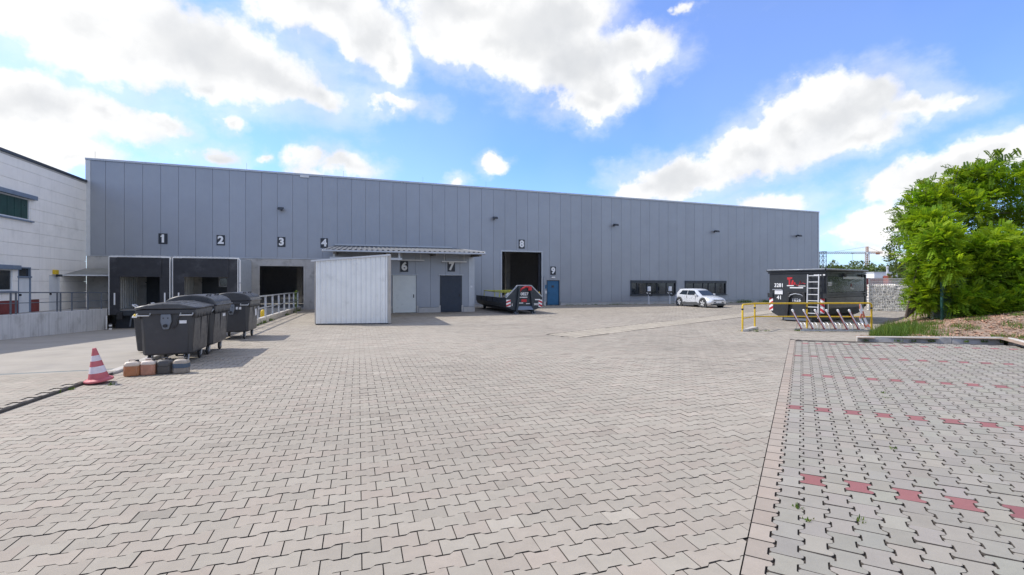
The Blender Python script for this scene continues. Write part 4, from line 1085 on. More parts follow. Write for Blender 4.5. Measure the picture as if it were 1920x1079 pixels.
small_bin('narrow grey bin with a yellow lid peeking out left of the flat lid bin', (-5.24, 14.75, LZ(14.75)))
t = thing('bollard', 'yellow bollard in the dock lane just behind the kerb railing', 'bollard', (-4.55, 26.0, LZ(26)))
MB().lathe([(.11, 0), (.11, .86), (.09, .94), (.04, .98)], 16).build('tube', M_YEL, t, smooth=40); MB().lathe([(.17, 0), (.17, .02)], 16).build('foot_plate', M_STEEL, t)

# ------------------------------------------------------------------ traffic cone, leaning left on the kerb edge
M_CRED = mat('faded_cone_red', (.47, .11, .125), .6, vary=.12, vscale=12)
M_CWHT = mat('cone_white_band', (.66, .60, .64), .6, vary=.10, vscale=14)
t = thing('traffic_cone', 'faded red and white traffic cone leaning on the kerb', 'traffic cone', (-4.33, 10.02, .045))
t.rotation_euler = (R_(2), R_(-6), R_(20))
def cr(z): return .155 - .125 * (z / .56)
MB().lathe([(.20, 0), (.205, .012), (.20, .03), (.175, .042), (.155, .055)], 24).build('base', M_CRED, t, smooth=40)
bands = [(.05, .15, M_CRED), (.15, .265, M_CWHT), (.265, .36, M_CRED), (.36, .455, M_CWHT), (.455, .58, M_CRED)]
for z0, z1, m_ in bands: MB().lathe([(cr(z0), z0), (cr(z1), z1)], 24).build('band', m_, t, smooth=40)

# ------------------------------------------------------------------ canisters
def canister(label, loc, c_low, c_top, level, rz):
    t = thing('canister', label, 'canister', loc, rz, group='canisters beside the flat lid bin')
    ml = mat('canister_liquid_' + '_'.join(f'{int(v*99)}' for v in c_low), c_low, .35, vary=.15, vscale=12)
    mt = mat('canister_plastic_' + '_'.join(f'{int(v*99)}' for v in c_top), c_top, .4, vary=.08, vscale=12)
    hx, hy = .125, .10
    rr = lambda hx, hy, z, c=.035: [(-hx + c, -hy, z), (hx - c, -hy, z), (hx, -hy + c, z), (hx, hy - c, z), (hx - c, hy, z), (-hx + c, hy, z), (-hx, hy - c, z), (-hx, -hy + c, z)]
    MB().loft([rr(hx - .015, hy - .015, 0), rr(hx, hy, .015), rr(hx, hy, level)]).build('filled_part', ml, t, bevel=.008, smooth=35)
    MB().loft([rr(hx, hy, level), rr(hx, hy, .225), rr(hx - .02, hy - .02, .262), rr(hx - .055, hy - .05, .275, .02)]).build('upper_part', mt, t, bevel=.008, smooth=35)
    MB().tube([(-.05, 0, .27), (-.05, 0, .305), (.035, 0, .305), (.045, 0, .27)], .013, 8).build('handle', mt, t)
    MB().lathe([(.026, 0), (.026, .03), (.02, .034)], 14, (.075, 0, .268)).build('cap', M_BLACK, t)
canister('canister of orange liquid, leftmost of the four', (-4.07, 10.62, 0), (.36, .155, .07), (.55, .47, .38), .19, R_(4))
canister('canister of pinkish orange liquid, second from the cone', (-3.82, 10.65, 0), (.38, .18, .12), (.56, .47, .40), .20, R_(-3))
canister('blackened grey canister, third from the cone', (-3.57, 10.68, 0), (.055, .050, .047), (.06, .055, .052), .15, R_(2))
canister('grimy beige canister with a blue grey band, rightmost of the four', (-3.29, 10.66, 0), (.22, .19, .16), (.36, .31, .25), .11, R_(-6))
# its blue-grey liquid band
c4 = [o for o in bpy.data.objects if o.get('label', '').startswith('grimy beige')][0]
rr = lambda hx, hy, z, c=.035: [(-hx + c, -hy, z), (hx - c, -hy, z), (hx, -hy + c, z), (hx, hy - c, z), (hx - c, hy, z), (-hx + c, hy, z), (-hx, hy - c, z), (-hx, -hy + c, z)]
MB().loft([rr(.1265, .1015, .112), rr(.1265, .1015, .195)]).build('liquid_band', mat('blue_grey_liquid', (.06, .09, .13), .35), c4)

# ------------------------------------------------------------------ roll-off containers
M_CONT = mat('anthracite_container_paint', (.026, .030, .034), .40, vary=.15, vscale=2, dirt=((.08, .075, .065), .55, .8, .35, 2.5), coat=.2)
M_CONTB = mat('blue_black_container_paint', (.025, .034, .042), .42, vary=.2, vscale=3, dirt=((.10, .08, .065), .55, .8, .4, 3))
M_RED = mat('signal_red', (.50, .022, .030), .5, vary=.08)
M_YRAIL = mat('yellow_green_rail', (.50, .50, .06), .5, vary=.15)
def stripes(parent, origin, ux, uz, w, h, off, flip=False, n=4):
    """red and white hazard plate: origin lower left, ux right, uz up, off outward"""
    ux, uz, off = Vector(ux), Vector(uz), Vector(off); o = Vector(origin)
    pl = MB().hexa([o, o + ux * w, o + ux * w + off * .006, o + off * .006], [o + uz * h, o + ux * w + uz * h, o + ux * w + uz * h + off * .006, o + uz * h + off * .006]).build('hazard_plate', M_WHITE, parent)
    st = h / n
    for i in range(-1, n):
        if i % 2: continue
        a, b = i * st, i * st + st
        sh = st * .9
        poly = [(0, a), (0, b), (w, b + sh), (w, a + sh)] if not flip else [(0, a + sh), (0, b + sh), (w, b), (w, a)]
        poly = clip_poly(clip_poly(poly, 0, 1, h), 0, -1, 0)
        if len(poly) < 3: continue
        MB().add([o + ux * x + uz * z + off * .009 for x, z in poly], [tuple(range(len(poly)))]).build('red_stripe', M_RED, pl)

def flat_container():
    """low open roll-off container, hook end towards the camera; local y runs back along its length"""
    t = thing('flat_roll_off_container', 'low dark roll-off container with a pointed front plate before gate 8', 'container', (9.12, 25.35, 0))
    W, L = 1.12, 7.0
    sec = [(-W, .92), (-W, .62), (-W + .10, .36), (-W + .42, .22), (W - .42, .22), (W - .10, .36), (W, .62), (W, .92)]
    th = .06
    inn = [(x * .94, z + .06) for x, z in sec]; inn[0] = (-W + .07, .92); inn[-1] = (W - .07, .92)
    mb = MB(); n = len(sec)
    vs_ = []
    for y in (.0, L): vs_ += [(x, y, z) for x, z in sec] + [(x, y, z) for x, z in inn]
    fs_ = []
    for i in range(n - 1): fs_ += [(i, i + 1, 2 * n + i + 1, 2 * n + i), (n + i, 3 * n + i, 3 * n + i + 1, n + i + 1), (i, n + i, n + i + 1, i + 1), (2 * n + i, 2 * n + i + 1, 3 * n + i + 1, 3 * n + i)]
    fs_ += [(0, 2 * n, 3 * n, n), (n - 1, 2 * n - 1, 4 * n - 1, 3 * n - 1)]
    mb.add(vs_, fs_); mb.build('hull', M_CONTB, t)
    # front plate rising to a flat peak
    front = [(-W, .92), (-W, .62), (-W + .10, .36), (-W + .42, .22), (W - .42, .22), (W - .10, .36), (W, .62), (W, .95), (.42, 1.62), (-.42, 1.62)]
    fp = MB().prism(front, 'y', -.06, .0).build('front_plate', M_CONTB, t, bevel=.01)
    mb = MB()
    for a, b in (((-W, .93), (-.42, 1.64)), ((-.42, 1.64), (.42, 1.64)), ((.42, 1.64), (W, .96))): mb.bar((a[0], -.03, a[1]), (b[0], -.03, b[1]), .09, .05)
    mb.build('top_edge', M_GALV, fp)
    for s in (-1, 1):
        MB().bar((s * .32, -.16, 1.60), (s * .52, -.16, .02), .16, .10).build('hook_rail', M_CONTB, t, bevel=.01)
        MB().box(s * .52 - .09, s * .52 + .09, -.24, .12, .0, .12).build('skid', M_STEEL, t)
    MB().tube([(-.30, -.16, 1.30), (-.26, -.22, 1.42), (0, -.25, 1.56), (.22, -.22, 1.54), (.33, -.18, 1.36)], .045, 8).build('hook_bar', M_RED, t)
    MB().box(.20, .40, -.25, -.17, 1.34, 1.58).build('hook_guard', M_RED, t, bevel=.02)
    MB().hexa([(-.46, -.30, .24), (.46, -.30, .24), (.46, -.06, .24), (-.46, -.06, .24)], [(-.44, -.14, .44), (.44, -.14, .44), (.44, -.06, .44), (-.44, -.06, .44)]).build('lower_tray', mat('blue_grey_paint', (.14, .18, .25), .45, vary=.1), t)
    text('fleet_number', '0827', .24, (0, -.067, 1.14), (R_(90), 0, 0), M_WHITE, t, bold=.03)
    MB().box(-.30, .18, -.066, -.061, .93, .98).build('lettering_line', M_LABEL, t)
    MB().box(-.18, .14, -.066, -.061, .68, .84).build('emblem', M_RED, t); mb = MB(); mb.box(-.36, -.08, -.068, -.0625, .60, .645); mb.box(.10, .34, -.068, -.0625, .56, .60); mb.build('emblem_line', M_WHITE, t)
    text('side_number', '11', .20, (-.80, -.067, .52), (R_(90), 0, 0), M_WHITE, t, bold=.03)
    text('side_number', '2825', .16, (.74, -.067, .54), (R_(90), 0, 0), M_WHITE, t, bold=.03)
    MB().box(.66, .98, -.066, -.061, .78, .84).build('lettering_line', M_WHITE, t)
    stripes(t, (-1.10, -.062, .42), (1, 0, 0), (0, 0, 1), .26, .40, (0, -1, 0), n=4)
    stripes(t, (.88, -.062, .38), (1, 0, 0), (0, 0, 1), .22, .42, (0, -1, 0), flip=True, n=4)
    for s in (-1, 1): MB().bar((s * .52, .1, .17), (s * .52, L - .3, .17), .12, .10).build('long_rail', M_CONTB, t)
    for s in (-1, 1): MB().disc_x((L - .35, .14), .14, s * .6 - .08, s * .6 + .08, 16).build('roller', M_STEEL, t)
    for yy in (1.4, 2.8, 4.2, 5.6): MB().box(-W - .03, -W + .0, yy - .05, yy + .05, .60, .92).build('side_rib', M_CONTB, t)
    # yellow folding rails lying on top
    for yy, x0, x1, z in ((1.8, -.95, .2, 1.22), (3.0, -.9, .9, 1.30), (5.6, -.9, .6, 1.26)):
        MB().tube([(x0, yy, .92), (x0, yy, z), (x1, yy, z), (x1, yy, .92)], .035, 6).build('yellow_frame', M_YRAIL, t)
    for x in (-.9, -.2): MB().tube([(x, 1.8, 1.22), (x, 5.6, 1.27)], .03, 6).build('yellow_bar', M_YRAIL, t)
    MB().tube([(-.5, 1.9, .95), (-.2, 2.2, 1.14), (.3, 2.1, 1.05)], .10, 8).build('rolled_net', M_LABEL, t)
flat_container()

def tall_container():
    t = thing('tall_roll_off_container', 'tall black roll-off container numbered 3281 with an aluminium ladder', 'container', (19.55, 15.15, 0), R_(-18.3 + 55 - 55))
    # local frame: x along the hook end (left to right), y back along the long side
    a = R_(-18.3); al = R_(-57)
    t.location = TC; t.rotation_euler = (0, 0, TR)
    W, L, H = 2.36, 4.7, 2.42
    prof = [(-W, .62), (-W + .12, .36), (-W + .42, .20), (-.42, .20), (-.12, .36), (.0, .62), (.0, 2.30), (-W, 2.30)]
    bd_ = MB().prism(prof, 'y', 0.0, L).build('body', M_CONT, t, bevel=.012)
    # sloped shoulders of the long side: belt rail and recessed bays
    mb = MB(); mb.box(-W - .05, .05, -.05, L + .05, 2.22, 2.30); mb.build('lower_rim', M_CONT, bd_, bevel=.015)
    mb = MB(); mb.box(-W - .10, .10, -.10, L + .10, 2.31, 2.37); mb.build('roof_rim', M_DARK, bd_, bevel=.015)
    mb = MB(); mb.box(-W - .11, .11, -.11, L + .11, 2.375, 2.42); mb.build('tarpaulin', M_CURT, bd_, bevel=.015)
    mb = MB(); mb.tube([(.10, -.06, 2.385), (.10, L + .06, 2.385)], .035, 8); mb.build('rim_tube', M_GALV, bd_)
    mb = MB(); mb.tube([(-W - .06, -.10, 2.385), (.06, -.10, 2.385)], .03, 8); mb.build('rim_tube', M_STEEL, bd_)
    for z in (1.18, 1.30): MB().bar((.04, .05, z), (.04, L - .05, z), .07, .05).build('belt_rail', M_CONT, bd_)
    MB().box(.0, .05, .18, L - .25, 1.36, 2.06).build('upper_bay', mat('green_black_paint', (.012, .022, .016), .25, coat=.3, vary=.1), bd_, bevel=.01)
    MB().box(.0, .05, .18, L - .25, .66, 1.12).build('lower_bay', mat('brown_black_paint', (.026, .026, .022), .35, coat=.2, vary=.15), bd_, bevel=.01)
    for y in (1.9, 4.0): MB().box(.04, .10, y, y + .25, 2.06, 2.20).build('hinge_lug', M_BLACK, bd_)
    for y in (.06, L - .16): MB().box(.0, .07, y, y + .11, .62, 2.2).build('end_post', M_CONT, bd_)
    MB().bar((.055, 1.9, 2.02), (.055, L - .4, 2.02), .02, .12).build('reflective_strip', M_LIGHTTRIM, bd_)
    # hook end
    xc = -1.13
    for s in (-1, 1): MB().bar((xc + s * .32, -.07, 1.34), (xc + s * .44, -.07, .05), .10, .12).build('hook_rail', M_BLACK, t, bevel=.01)
    MB().tube([(xc - .32, -.08, 1.10), (xc - .22, -.14, 1.22), (xc, -.16, 1.28), (xc + .22, -.14, 1.24), (xc + .34, -.08, 1.14)], .025, 8).build('hook_bar', M_GALV, t)
    MB().box(xc - .40, xc + .40, -.06, -.001, 1.30, 1.36).build('hook_plate', M_BLACK, t)
    MB().box(xc - .50, xc + .62, -.14, .0, .06, .16).build('skid_beam', M_STEEL, t)
    for s in (-1, 1): MB().bar((xc + s * .56, .0, .10), (xc + s * .56, L - .2, .10), .14, .16).build('long_rail', M_CONT, t)
    for s in (-1, 1): MB().disc_x((L - .3, .14), .14, xc + s * .62 - .08, xc + s * .62 + .08, 16).build('roller', M_STEEL, t)
    MB().box(-W - .06, -W + .18, -.06, .10, 1.08, 1.30).build('corner_lock', M_CONT, t, bevel=.01); MB().box(-.10, .07, -.06, .10, 1.08, 1.30).build('corner_lock', M_CONT, t, bevel=.01)
    # aluminium ladder
    ld = thing('ladder', None, None); ld.name = 'ladder'
    lo = MB()
    x0, x1 = -.62, -.17
    la = MB(); la.bar((x0, -.20, .20), (x0, -.10, 2.16), .035, .07); ladder = la.build('ladder_rail', M_LIGHTTRIM, t)
    MB().bar((x1, -.20, .20), (x1, -.10, 2.16), .035, .07).build('ladder_rail', M_LIGHTTRIM, t)
    for i in range(7): 
        z = .42 + i * .28; MB().bar((x0, -.19 + .045 * i / 3, z), (x1, -.19 + .045 * i / 3, z), .04, .035).build('ladder_rung', M_LIGHTTRIM, t)
    bpy.data.objects.remove(ld)
    # lettering
    rx_ = (R_(90), 0, 0)
    text('fleet_number', '3281', .25, (-W + .44, -.008, 1.66), rx_, M_WHITE, t, bold=.02, sx=.85)
    text('fleet_number', '41', .25, (-W + .46, -.008, 1.08), rx_, M_WHITE, t, bold=.02, sx=.9)
    text('fleet_number', '1026', .20, (xc - .02, -.008, .98), rx_, M_LABEL, t, bold=.02)
    text('fleet_number', '3281', .26, (.058, .42, 1.72), (R_(90), 0, R_(90)), M_LABEL, t, bold=.01, sx=.9)
    pl = MB().box(-W + .26, -W + .62, -.03, -.002, 1.24, 1.44).build('document_box', M_LABEL, t); MB().box(-W + .16, -W + .60, -.05, -.002, 1.44, 1.48).build('lid', M_GALV, pl)
    # red emblem: blocky figure and a written flourish over two white lines
    ex, ez = -W + .98, 1.68
    em = MB()
    for poly in ([(0, 0), (.07, 0), (.07, .28), (.15, .28), (.16, .36), (-.06, .36), (-.07, .26), (0, .24)], [(.10, .0), (.20, .02), (.22, .20), (.15, .24), (.12, .12)], [(.24, .0), (.30, .02), (.28, .14), (.23, .12)]):
        em.prism([(ex + x - .1, ez + z) for x, z in poly], 'y', -.008, -.002)
    em.build('emblem', M_RED, t)
    MB().tube([(ex + .22, -.006, ez + .03), (ex + .30, -.006, ez - .04), (ex + .36, -.006, ez + .02), (ex + .40, -.006, ez + .18), (ex + .44, -.006, ez + .04), (ex + .52, -.006, ez + .10), (ex + .58, -.006, ez + .05), (ex + .62, -.006, ez + .07)], .014, 5).build('emblem_flourish', M_RED, t)
    mb = MB(); mb.box(ex - .18, ex + .12, -.008, -.002, ez - .05, ez - .01); mb.box(ex + .32, ex + .62, -.008, -.002, ez - .06, ez - .03); mb.box(ex - .05, ex + .52, -.008, -.002, ez - .15, ez - .10); mb.build('emblem_line', M_WHITE, t)
    mb = MB(); mb.box(-.42, -.12, -.008, -.002, 2.10, 2.15); mb.box(-.05, .03, -.008, -.002, 2.10, 2.16); mb.build('lettering_line', M_WHITE, t)
    # small emblem on the long side
    mb = MB(); mb.box(.051, .056, 2.75, 2.9, 1.60, 1.74); mb.build('emblem', mat('dull_red', (.16, .015, .015), .5), t); mb = MB(); mb.box(.051, .056, 2.72, 3.1, 1.48, 1.52); mb.box(.051, .056, 2.7, 2.86, 1.56, 1.585); mb.build('emblem_line', M_LABEL, t)
    stripes(t, (-W - .002, -.002, .46), (1, 0, 0), (0, 0, 1), .17, .60, (0, -1, 0), n=5)
    stripes(t, (-.16, -.002, .42), (1, 0, 0), (0, 0, 1), .17, .66, (0, -1, 0), flip=True, n=5)
    MB().box(.051, .056, .12, .30, .40, .90).build('white_plate', M_LABEL, t)
cc = (13.8, 20.5)
TC = (cc[0] * math.cos(TH) + cc[1] * math.sin(TH), -cc[0] * math.sin(TH) + cc[1] * math.cos(TH), 0)
TR = R_(-18.3 - 55)
tall_container()

# ------------------------------------------------------------------ parked car
def car():
    t = thing('parked_car', 'silver white electric hatchback parked nose out before the hall windows', 'car', (24.5, 28.9, 0), R_(-90))
    # local x forward, y left
    M_CAR = mat('silver_car_paint', (.66, .68, .71), .28, .25, coat=.6)
    M_CLAD = mat('grey_wheel_arch_cladding', (.075, .08, .085), .6)
    M_CGL = mat('car_glass', (.015, .022, .03), .05, spec=.8)
    def ring(x, zb, zt, wb, wm, wt, cr_=.02):
        return [(x, -wb, zb), (x, -wm, zb + .14), (x, -wm, zb + (zt - zb) * .62), (x, -wt, zt - .05), (x, -wt * .86, zt), (x, 0, zt + cr_), (x, wt * .86, zt), (x, wt, zt - .05), (x, wm, zb + (zt - zb) * .62), (x, wm, zb + .14), (x, wb, zb), (x, 0, zb)]
    st = [(-2.31, .48, .95, .62, .74, .70), (-2.24, .30, 1.06, .74, .86, .80), (-1.9, .22, 1.08, .80, .93, .88), (-1.5, .20, 1.04, .82, .945, .90), (-.5, .20, 1.00, .82, .93, .89), (.6, .20, .99, .82, .93, .89), (1.1, .20, .99, .82, .935, .88), (1.5, .20, .93, .82, .945, .86), (1.95, .22, .84, .80, .93, .80), (2.2, .26, .76, .74, .86, .72), (2.32, .36, .68, .62, .74, .60)]
    body = MB().loft([ring(*s) for s in st]).build('body', M_CAR, t, smooth=38)
    # cabin
    def cab(x0, x1, w, z): return [(x0, -w * .82, z), (x0 + .06, -w, z), (x1 - .25, -w, z), (x1, -w * .78, z), (x1, w * .78, z), (x1 - .25, w, z), (x0 + .06, w, z), (x0, w * .82, z)]
    cbn = MB().loft([cab(-2.16, 1.18, .86, .97), cab(-1.98, .78, .80, 1.22), cab(-1.80, .38, .72, 1.46), cab(-1.72, .12, .66, 1.545), cab(-1.4, -.25, .50, 1.59)]).build('cabin', M_CAR, t, smooth=38)
    def quad(nm, p, m_, par):
        p = [Vector(q) for q in p]; n_ = (p[1] - p[0]).cross(p[3] - p[0]).normalized() * .012
        return MB().hexa([q for q in p], [q + n_ for q in p]).build(nm, m_, par)
    def side(s):
        f = lambda x, z: (x, s * (.86 + (.72 - .86) * (z - .97) / (1.46 - .97) + .004), z)
        for nm, pts_ in (('side_window', [(-.52, 1.04), (.72, 1.04), (.26, 1.42), (-.52, 1.44)]), ('side_window', [(-1.62, 1.08), (-.58, 1.04), (-.58, 1.44), (-1.30, 1.43)])):
            q = [f(*p) for p in pts_]
            if s > 0: q = q[::-1]
            quad(nm, q, M_CGL, cbn)
        mir = MB().box(.62, .80, s * .88 if s > 0 else -1.06, 1.06 if s > 0 else -.88, 1.02, 1.15).build('mirror', M_CAR, t, bevel=.04)
        for x in (-.55, .60): MB().box(x - .006, x + .006, min(s * .935, s * .90), max(s * .935, s * .90), .42, .97).build('door_gap', M_CLAD, body)
        MB().prism([(-1.15, .20), (1.05, .20), (1.12, .30), (.75, .46), (-.55, .40), (-.85, .46), (-1.12, .34)], 'y', s * .90, s * .952).build('sill_cladding', M_CLAD, body)
        for x in (-1.5, 1.5):
            MB().disc_y((x, .40), .46, s * .88, s * .948, 24).build('arch_cladding', M_CLAD, body)
            w = MB().disc_y((x, .37), .37, s * .74, s * .962, 28).build('wheel', M_BLACK, t, bevel=.02)
            rim = MB().disc_y((x, .37), .265, s * .80, s * .967, 24).build('rim', M_CLAD, w)
            for k in range(5):
                a = 2 * math.pi * k / 5 + .3
                c_, s_ = math.cos(a), math.sin(a)
                MB().prism([(x + .05 * c_ - .045 * s_, .37 + .05 * s_ + .045 * c_), (x + .05 * c_ + .045 * s_, .37 + .05 * s_ - .045 * c_), (x + .25 * c_ + .085 * s_, .37 + .25 * s_ - .085 * c_), (x + .25 * c_ - .01 * s_, .37 + .25 * s_ + .01 * c_)], 'y', s * .967, s * .976).build('spoke', M_LIGHTTRIM, w)
    side(1); side(-1)
    quad('windshield', [(1.12, -.64, 1.01), (1.12, .64, 1.01), (.45, .55, 1.43), (.45, -.55, 1.43)], M_CGL, cbn)
    quad('rear_window', [(-2.11, .62, 1.05), (-2.11, -.62, 1.05), (-1.83, -.55, 1.44), (-1.83, .55, 1.44)], M_CGL, cbn)
    MB().box(-1.98, -1.70, -.60, .60, 1.50, 1.54).build('spoiler', M_CAR, cbn, bevel=.015)
    # nose: light band, bumper, plate
    MB().hexa([(2.10, -.74, .66), (2.335, -.52, .62), (2.335, .52, .62), (2.10, .74, .66)], [(2.06, -.74, .735), (2.31, -.52, .70), (2.31, .52, .70), (2.06, .74, .735)]).build('light_band', M_DARK, body)
    for s in (-1, 1):
        MB().box(2.20, 2.27, min(s * .66, s * .50), max(s * .66, s * .50), .655, .70).build('headlight', M_WHITE, body)
        MB().hexa([(2.20, s * .76 - .1, .40), (2.32, s * .40 - .1, .42), (2.32, s * .40 + .1, .42), (2.20, s * .76 + .1, .40)], [(2.20, s * .76 - .1, .46), (2.33, s * .40 - .1, .49), (2.33, s * .40 + .1, .49), (2.20, s * .76 + .1, .46)]).build('bumper_vent', M_DARK, body)
        MB().box(-2.335, -2.28, min(s * .72, s * .48), max(s * .72, s * .48), .84, .95).build('tail_light', M_RED, body)
    MB().box(2.22, 2.345, -.52, .52, .30, .38).build('lower_grille', M_DARK, body)
    MB().box(2.30, 2.352, -.26, .26, .44, .55).build('number_plate', M_WHITE, body)
    MB().box(1.90, 2.28, -.72, .72, .20, .30).build('splitter', M_CLAD, body)
car()
for o in bpy.data.objects:
    if o.name == 'parked_car': o.scale = (.86, .86, .86)

# ------------------------------------------------------------------ charging posts
for x, lb in ((23.25, 'white charging post with a looped cable, left of the two by the window'), (25.35, 'white charging post with a looped cable, next to the car')):
    t = thing('charging_post', lb, 'charging post', (x, HY - .75, 0), group='charging posts')
    MB().box(-.05, .05, -.04, .04, 0, .95).build('stand', M_LIGHTTRIM, t, bevel=.01); MB().box(-.12, .12, -.10, .10, 0, .02).build('foot_plate', M_GALV, t)
    MB().box(-.14, .14, -.14, .04, 1.08, 1.50).build('charger', M_WHITE, t, bevel=.04)
    MB().tube([(.17 * math.cos(a), -.17 - .01 * a, .88 + .19 * math.sin(a)) for a in np.linspace(0, 4 * math.pi, 33)], .022, 6).build('cable', M_BLACK, t)
    MB().lathe([(.10, -.03), (.10, .03)], 12, (0, -.12, .92)).build('cable_holder', M_WHITE, t)
    MB().tube([(-.16, -.15, .95), (-.28, -.17, .93), (-.34, -.18, .98)], .03, 8).build('plug', M_WHITE, t)
# yellow gate bollard beside gate 8
for x, y, lb in ((13.45, HY - .25, 'yellow ringed bollard standing in the right side of gate 8'),):
    t = thing('bollard', lb, 'bollard', (x, y, .0))
    for z0, z1, m_ in ((0, .58, M_YEL), (.58, .64, M_BLACK), (.64, .76, M_YEL), (.76, .82, M_BLACK), (.82, .92, M_YEL), (.92, .98, M_BLACK), (.98, 1.10, M_YEL)): MB().lathe([(.13, z0), (.13, z1)], 16).build('band', m_, t, smooth=40)

# ------------------------------------------------------------------ yellow barrier and bike rack
M_YBAR = mat('yellow_barrier_paint', (.62, .40, .015), .45, vary=.12, vscale=6, dirt=((.10, .07, .04), .64, .75, .6, 9))
t = thing('tube_barrier', 'yellow tubular barrier with mid rail around the bike rack', 'barrier', (0, 0, 0))
P0, P1, P2 = (13.29, 13.42), (14.52, 14.06), (18.58, 12.50)
hz = .98
MB().tube([(*P0, 0), (*P0, hz - .06), (P0[0] + .03, P0[1] + .02, hz - .015), (P0[0] + .08, P0[1] + .04, hz), (*P1, hz), (P2[0] - .08, P2[1] + .03, hz + .02), (P2[0] - .03, P2[1] + .01, hz), (*P2, hz - .05), (*P2, 0)], .033, 10).build('top_rail', M_YBAR, t, smooth=60)
MB().tube([(*P0, .48), (*P1, .48), (*P2, .48)], .024, 8).build('mid_rail', M_YBAR, t, smooth=60)
MB().tube([(*P1, 0), (*P1, hz)], .03, 10).build('post', M_YBAR, t)
pm = (16.35, 13.36); MB().tube([(*pm, 0), (*pm, hz)], .03, 10).build('post', M_YBAR, t)
for p in (P0, P1, pm, P2): 
    MB().lathe([(.036, hz - .20), (.036, hz - .14)], 10, (p[0], p[1], 0)).build('joint_sleeve', M_BLACK, t)
MB().hexa([(P0[0] - .05, P0[1] - .05, -.02), (P0[0] + .1, P0[1] - .08, -.02), (P1[0] + .1, P1[1] - .08, -.02), (P1[0] - .05, P1[1] + .1, -.02)], [(P0[0] - .05, P0[1] - .05, .09), (P0[0] + .1, P0[1] - .08, .09), (P1[0] + .1, P1[1] - .08, .09), (P1[0] - .05, P1[1] + .1, .09)]).build('foot_kerb', M_KERB, t, bevel=.01)

rk = thing('bike_rack', 'low galvanised bike rack with six leaning red and white stands', 'bike rack', (0, 0, 0))
RA, RB = np.array([15.35, 13.05]), np.array([17.62, 12.12]); rd = (RB - RA) / np.linalg.norm(RB - RA); rn = np.array([rd[1], -rd[0]])
for off in (0.0, .42): MB().bar((*(RA + rn * off), .06), (*(RB + rn * off), .06), .05, .05).build('base_bar', M_GALV, rk)
M_RACKRED = mat('rack_red', (.28, .03, .03), .5, vary=.15)
for i in range(6):
    b_ = RA + rd * (.22 + i * .40) + rn * .1
    tp = b_ - rd * .36
    lo_, hi_ = Vector((*b_, .06)), Vector((*tp, .80))
    stv = MB().bar(lo_, lo_.lerp(hi_, .90), .07, .05).build('stand', M_RACKRED, rk, bevel=.01)
    MB().bar(lo_.lerp(hi_, .86), hi_, .08, .06).build('tip', M_LABEL, stv, bevel=.02)
    MB().bar(lo_ + Vector((-.03, -.02, .05)), lo_.lerp(hi_, .88) + Vector((-.03, -.02, 0)), .012, .03).build('edge_strip', M_LABEL, stv)
    for k in range(2):
        c_ = b_ - rd * (.05 + k * .13)
        hp = []
        for a in np.linspace(0, math.pi, 9):
            q = c_ + rn * (.16 - .20 * math.cos(a)); hp.append((float(q[0]), float(q[1]), .08 + .26 * math.sin(a)))
        MB().tube(hp, .009, 5).build('wheel_loop', M_GALV, rk)
t = thing('warning_tape', 'crumpled red and white warning tape hanging at the barrier end', 'tape', (18.12, 12.55, 0))
pts_ = [(-.10, 0, .98), (-.14, -.04, .80), (-.08, -.06, .60), (-.15, -.05, .42), (-.06, -.10, .22), (.06, -.14, .10), (.22, -.16, .05), (.16, -.10, .20), (.08, -.05, .45), (.02, -.02, .70), (-.08, .0, .96)]
for i in range(len(pts_) - 1):
    a, b = Vector(pts_[i]), Vector(pts_[i + 1]); MB().bar(a, b, .015, .07).build('strip', (M_LABEL if i % 2 else mat('tape_orange', (.55, .16, .10), .5)), t)

# ------------------------------------------------------------------ gabion wall with fence
gb = thing('gabion_wall', 'wall of pale stones in a wire cage with a fence strip on top', 'gabion wall', (31.2, 21.12, 0), R_(-45))
GL, GH = 2.03, 1.72
st_v, st_t, st_l, st_s = [], [], [], []
ico = [(0, 0, 1), (.894, 0, .447), (.276, .851, .447), (-.724, .526, .447), (-.724, -.526, .447), (.276, -.851, .447), (.724, .526, -.447), (-.276, .851, -.447), (-.894, 0, -.447), (-.276, -.851, -.447), (.724, -.526, -.447), (0, 0, -1)]
icof = [(0, 1, 2), (0, 2, 3), (0, 3, 4), (0, 4, 5), (0, 5, 1), (1, 6, 2), (2, 7, 3), (3, 8, 4), (4, 9, 5), (5, 10, 1), (2, 6, 7), (3, 7, 8), (4, 8, 9), (5, 9, 10), (1, 10, 6), (11, 7, 6), (11, 8, 7), (11, 9, 8), (11, 10, 9), (11, 6, 10)]
z = .05
while z < GH:
    x = .05
    while x < GL:
        for y in (.0, .45):
            sz = random.uniform(.065, .105)
            n0 = len(st_v); g = random.uniform(.82, 1.05)
            for v in ico: st_v.append((x + v[0] * sz * random.uniform(.85, 1.3), y + .05 + v[1] * sz * random.uniform(.7, 1.1), z + v[2] * sz * random.uniform(.65, .95))); st_t.append((g, g * .985, g * .95))
            for f_ in icof: st_s.append(len(st_l)); st_l += [n0 + i for i in f_]
        x += random.uniform(.09, .14)
    z += .105
M_GSTONE = mat('gabion_stone', (.92, .89, .83), .9, vary=.2, vscale=12, bump=.3, bscale=30, tone='attr')
o = mesh_np('stone_fill', st_v, st_l, st_s, M_GSTONE, gb, np.array(st_t)); o['kind'] = 'stuff'
MB().box(.06, GL - .06, .03, .45, .02, GH - .05).build('rubble_core', M_GSTONE, gb)
mb = MB()
for i in range(26): mb.tube([(i * GL / 25, -.07, 0), (i * GL / 25, -.07, GH)], .004, 4)
for i in range(18): mb.tube([(0, -.07, i * GH / 17), (GL, -.07, i * GH / 17)], .004, 4)
o = mb.build('wire_cage', M_GALV, gb); o['kind'] = 'stuff'
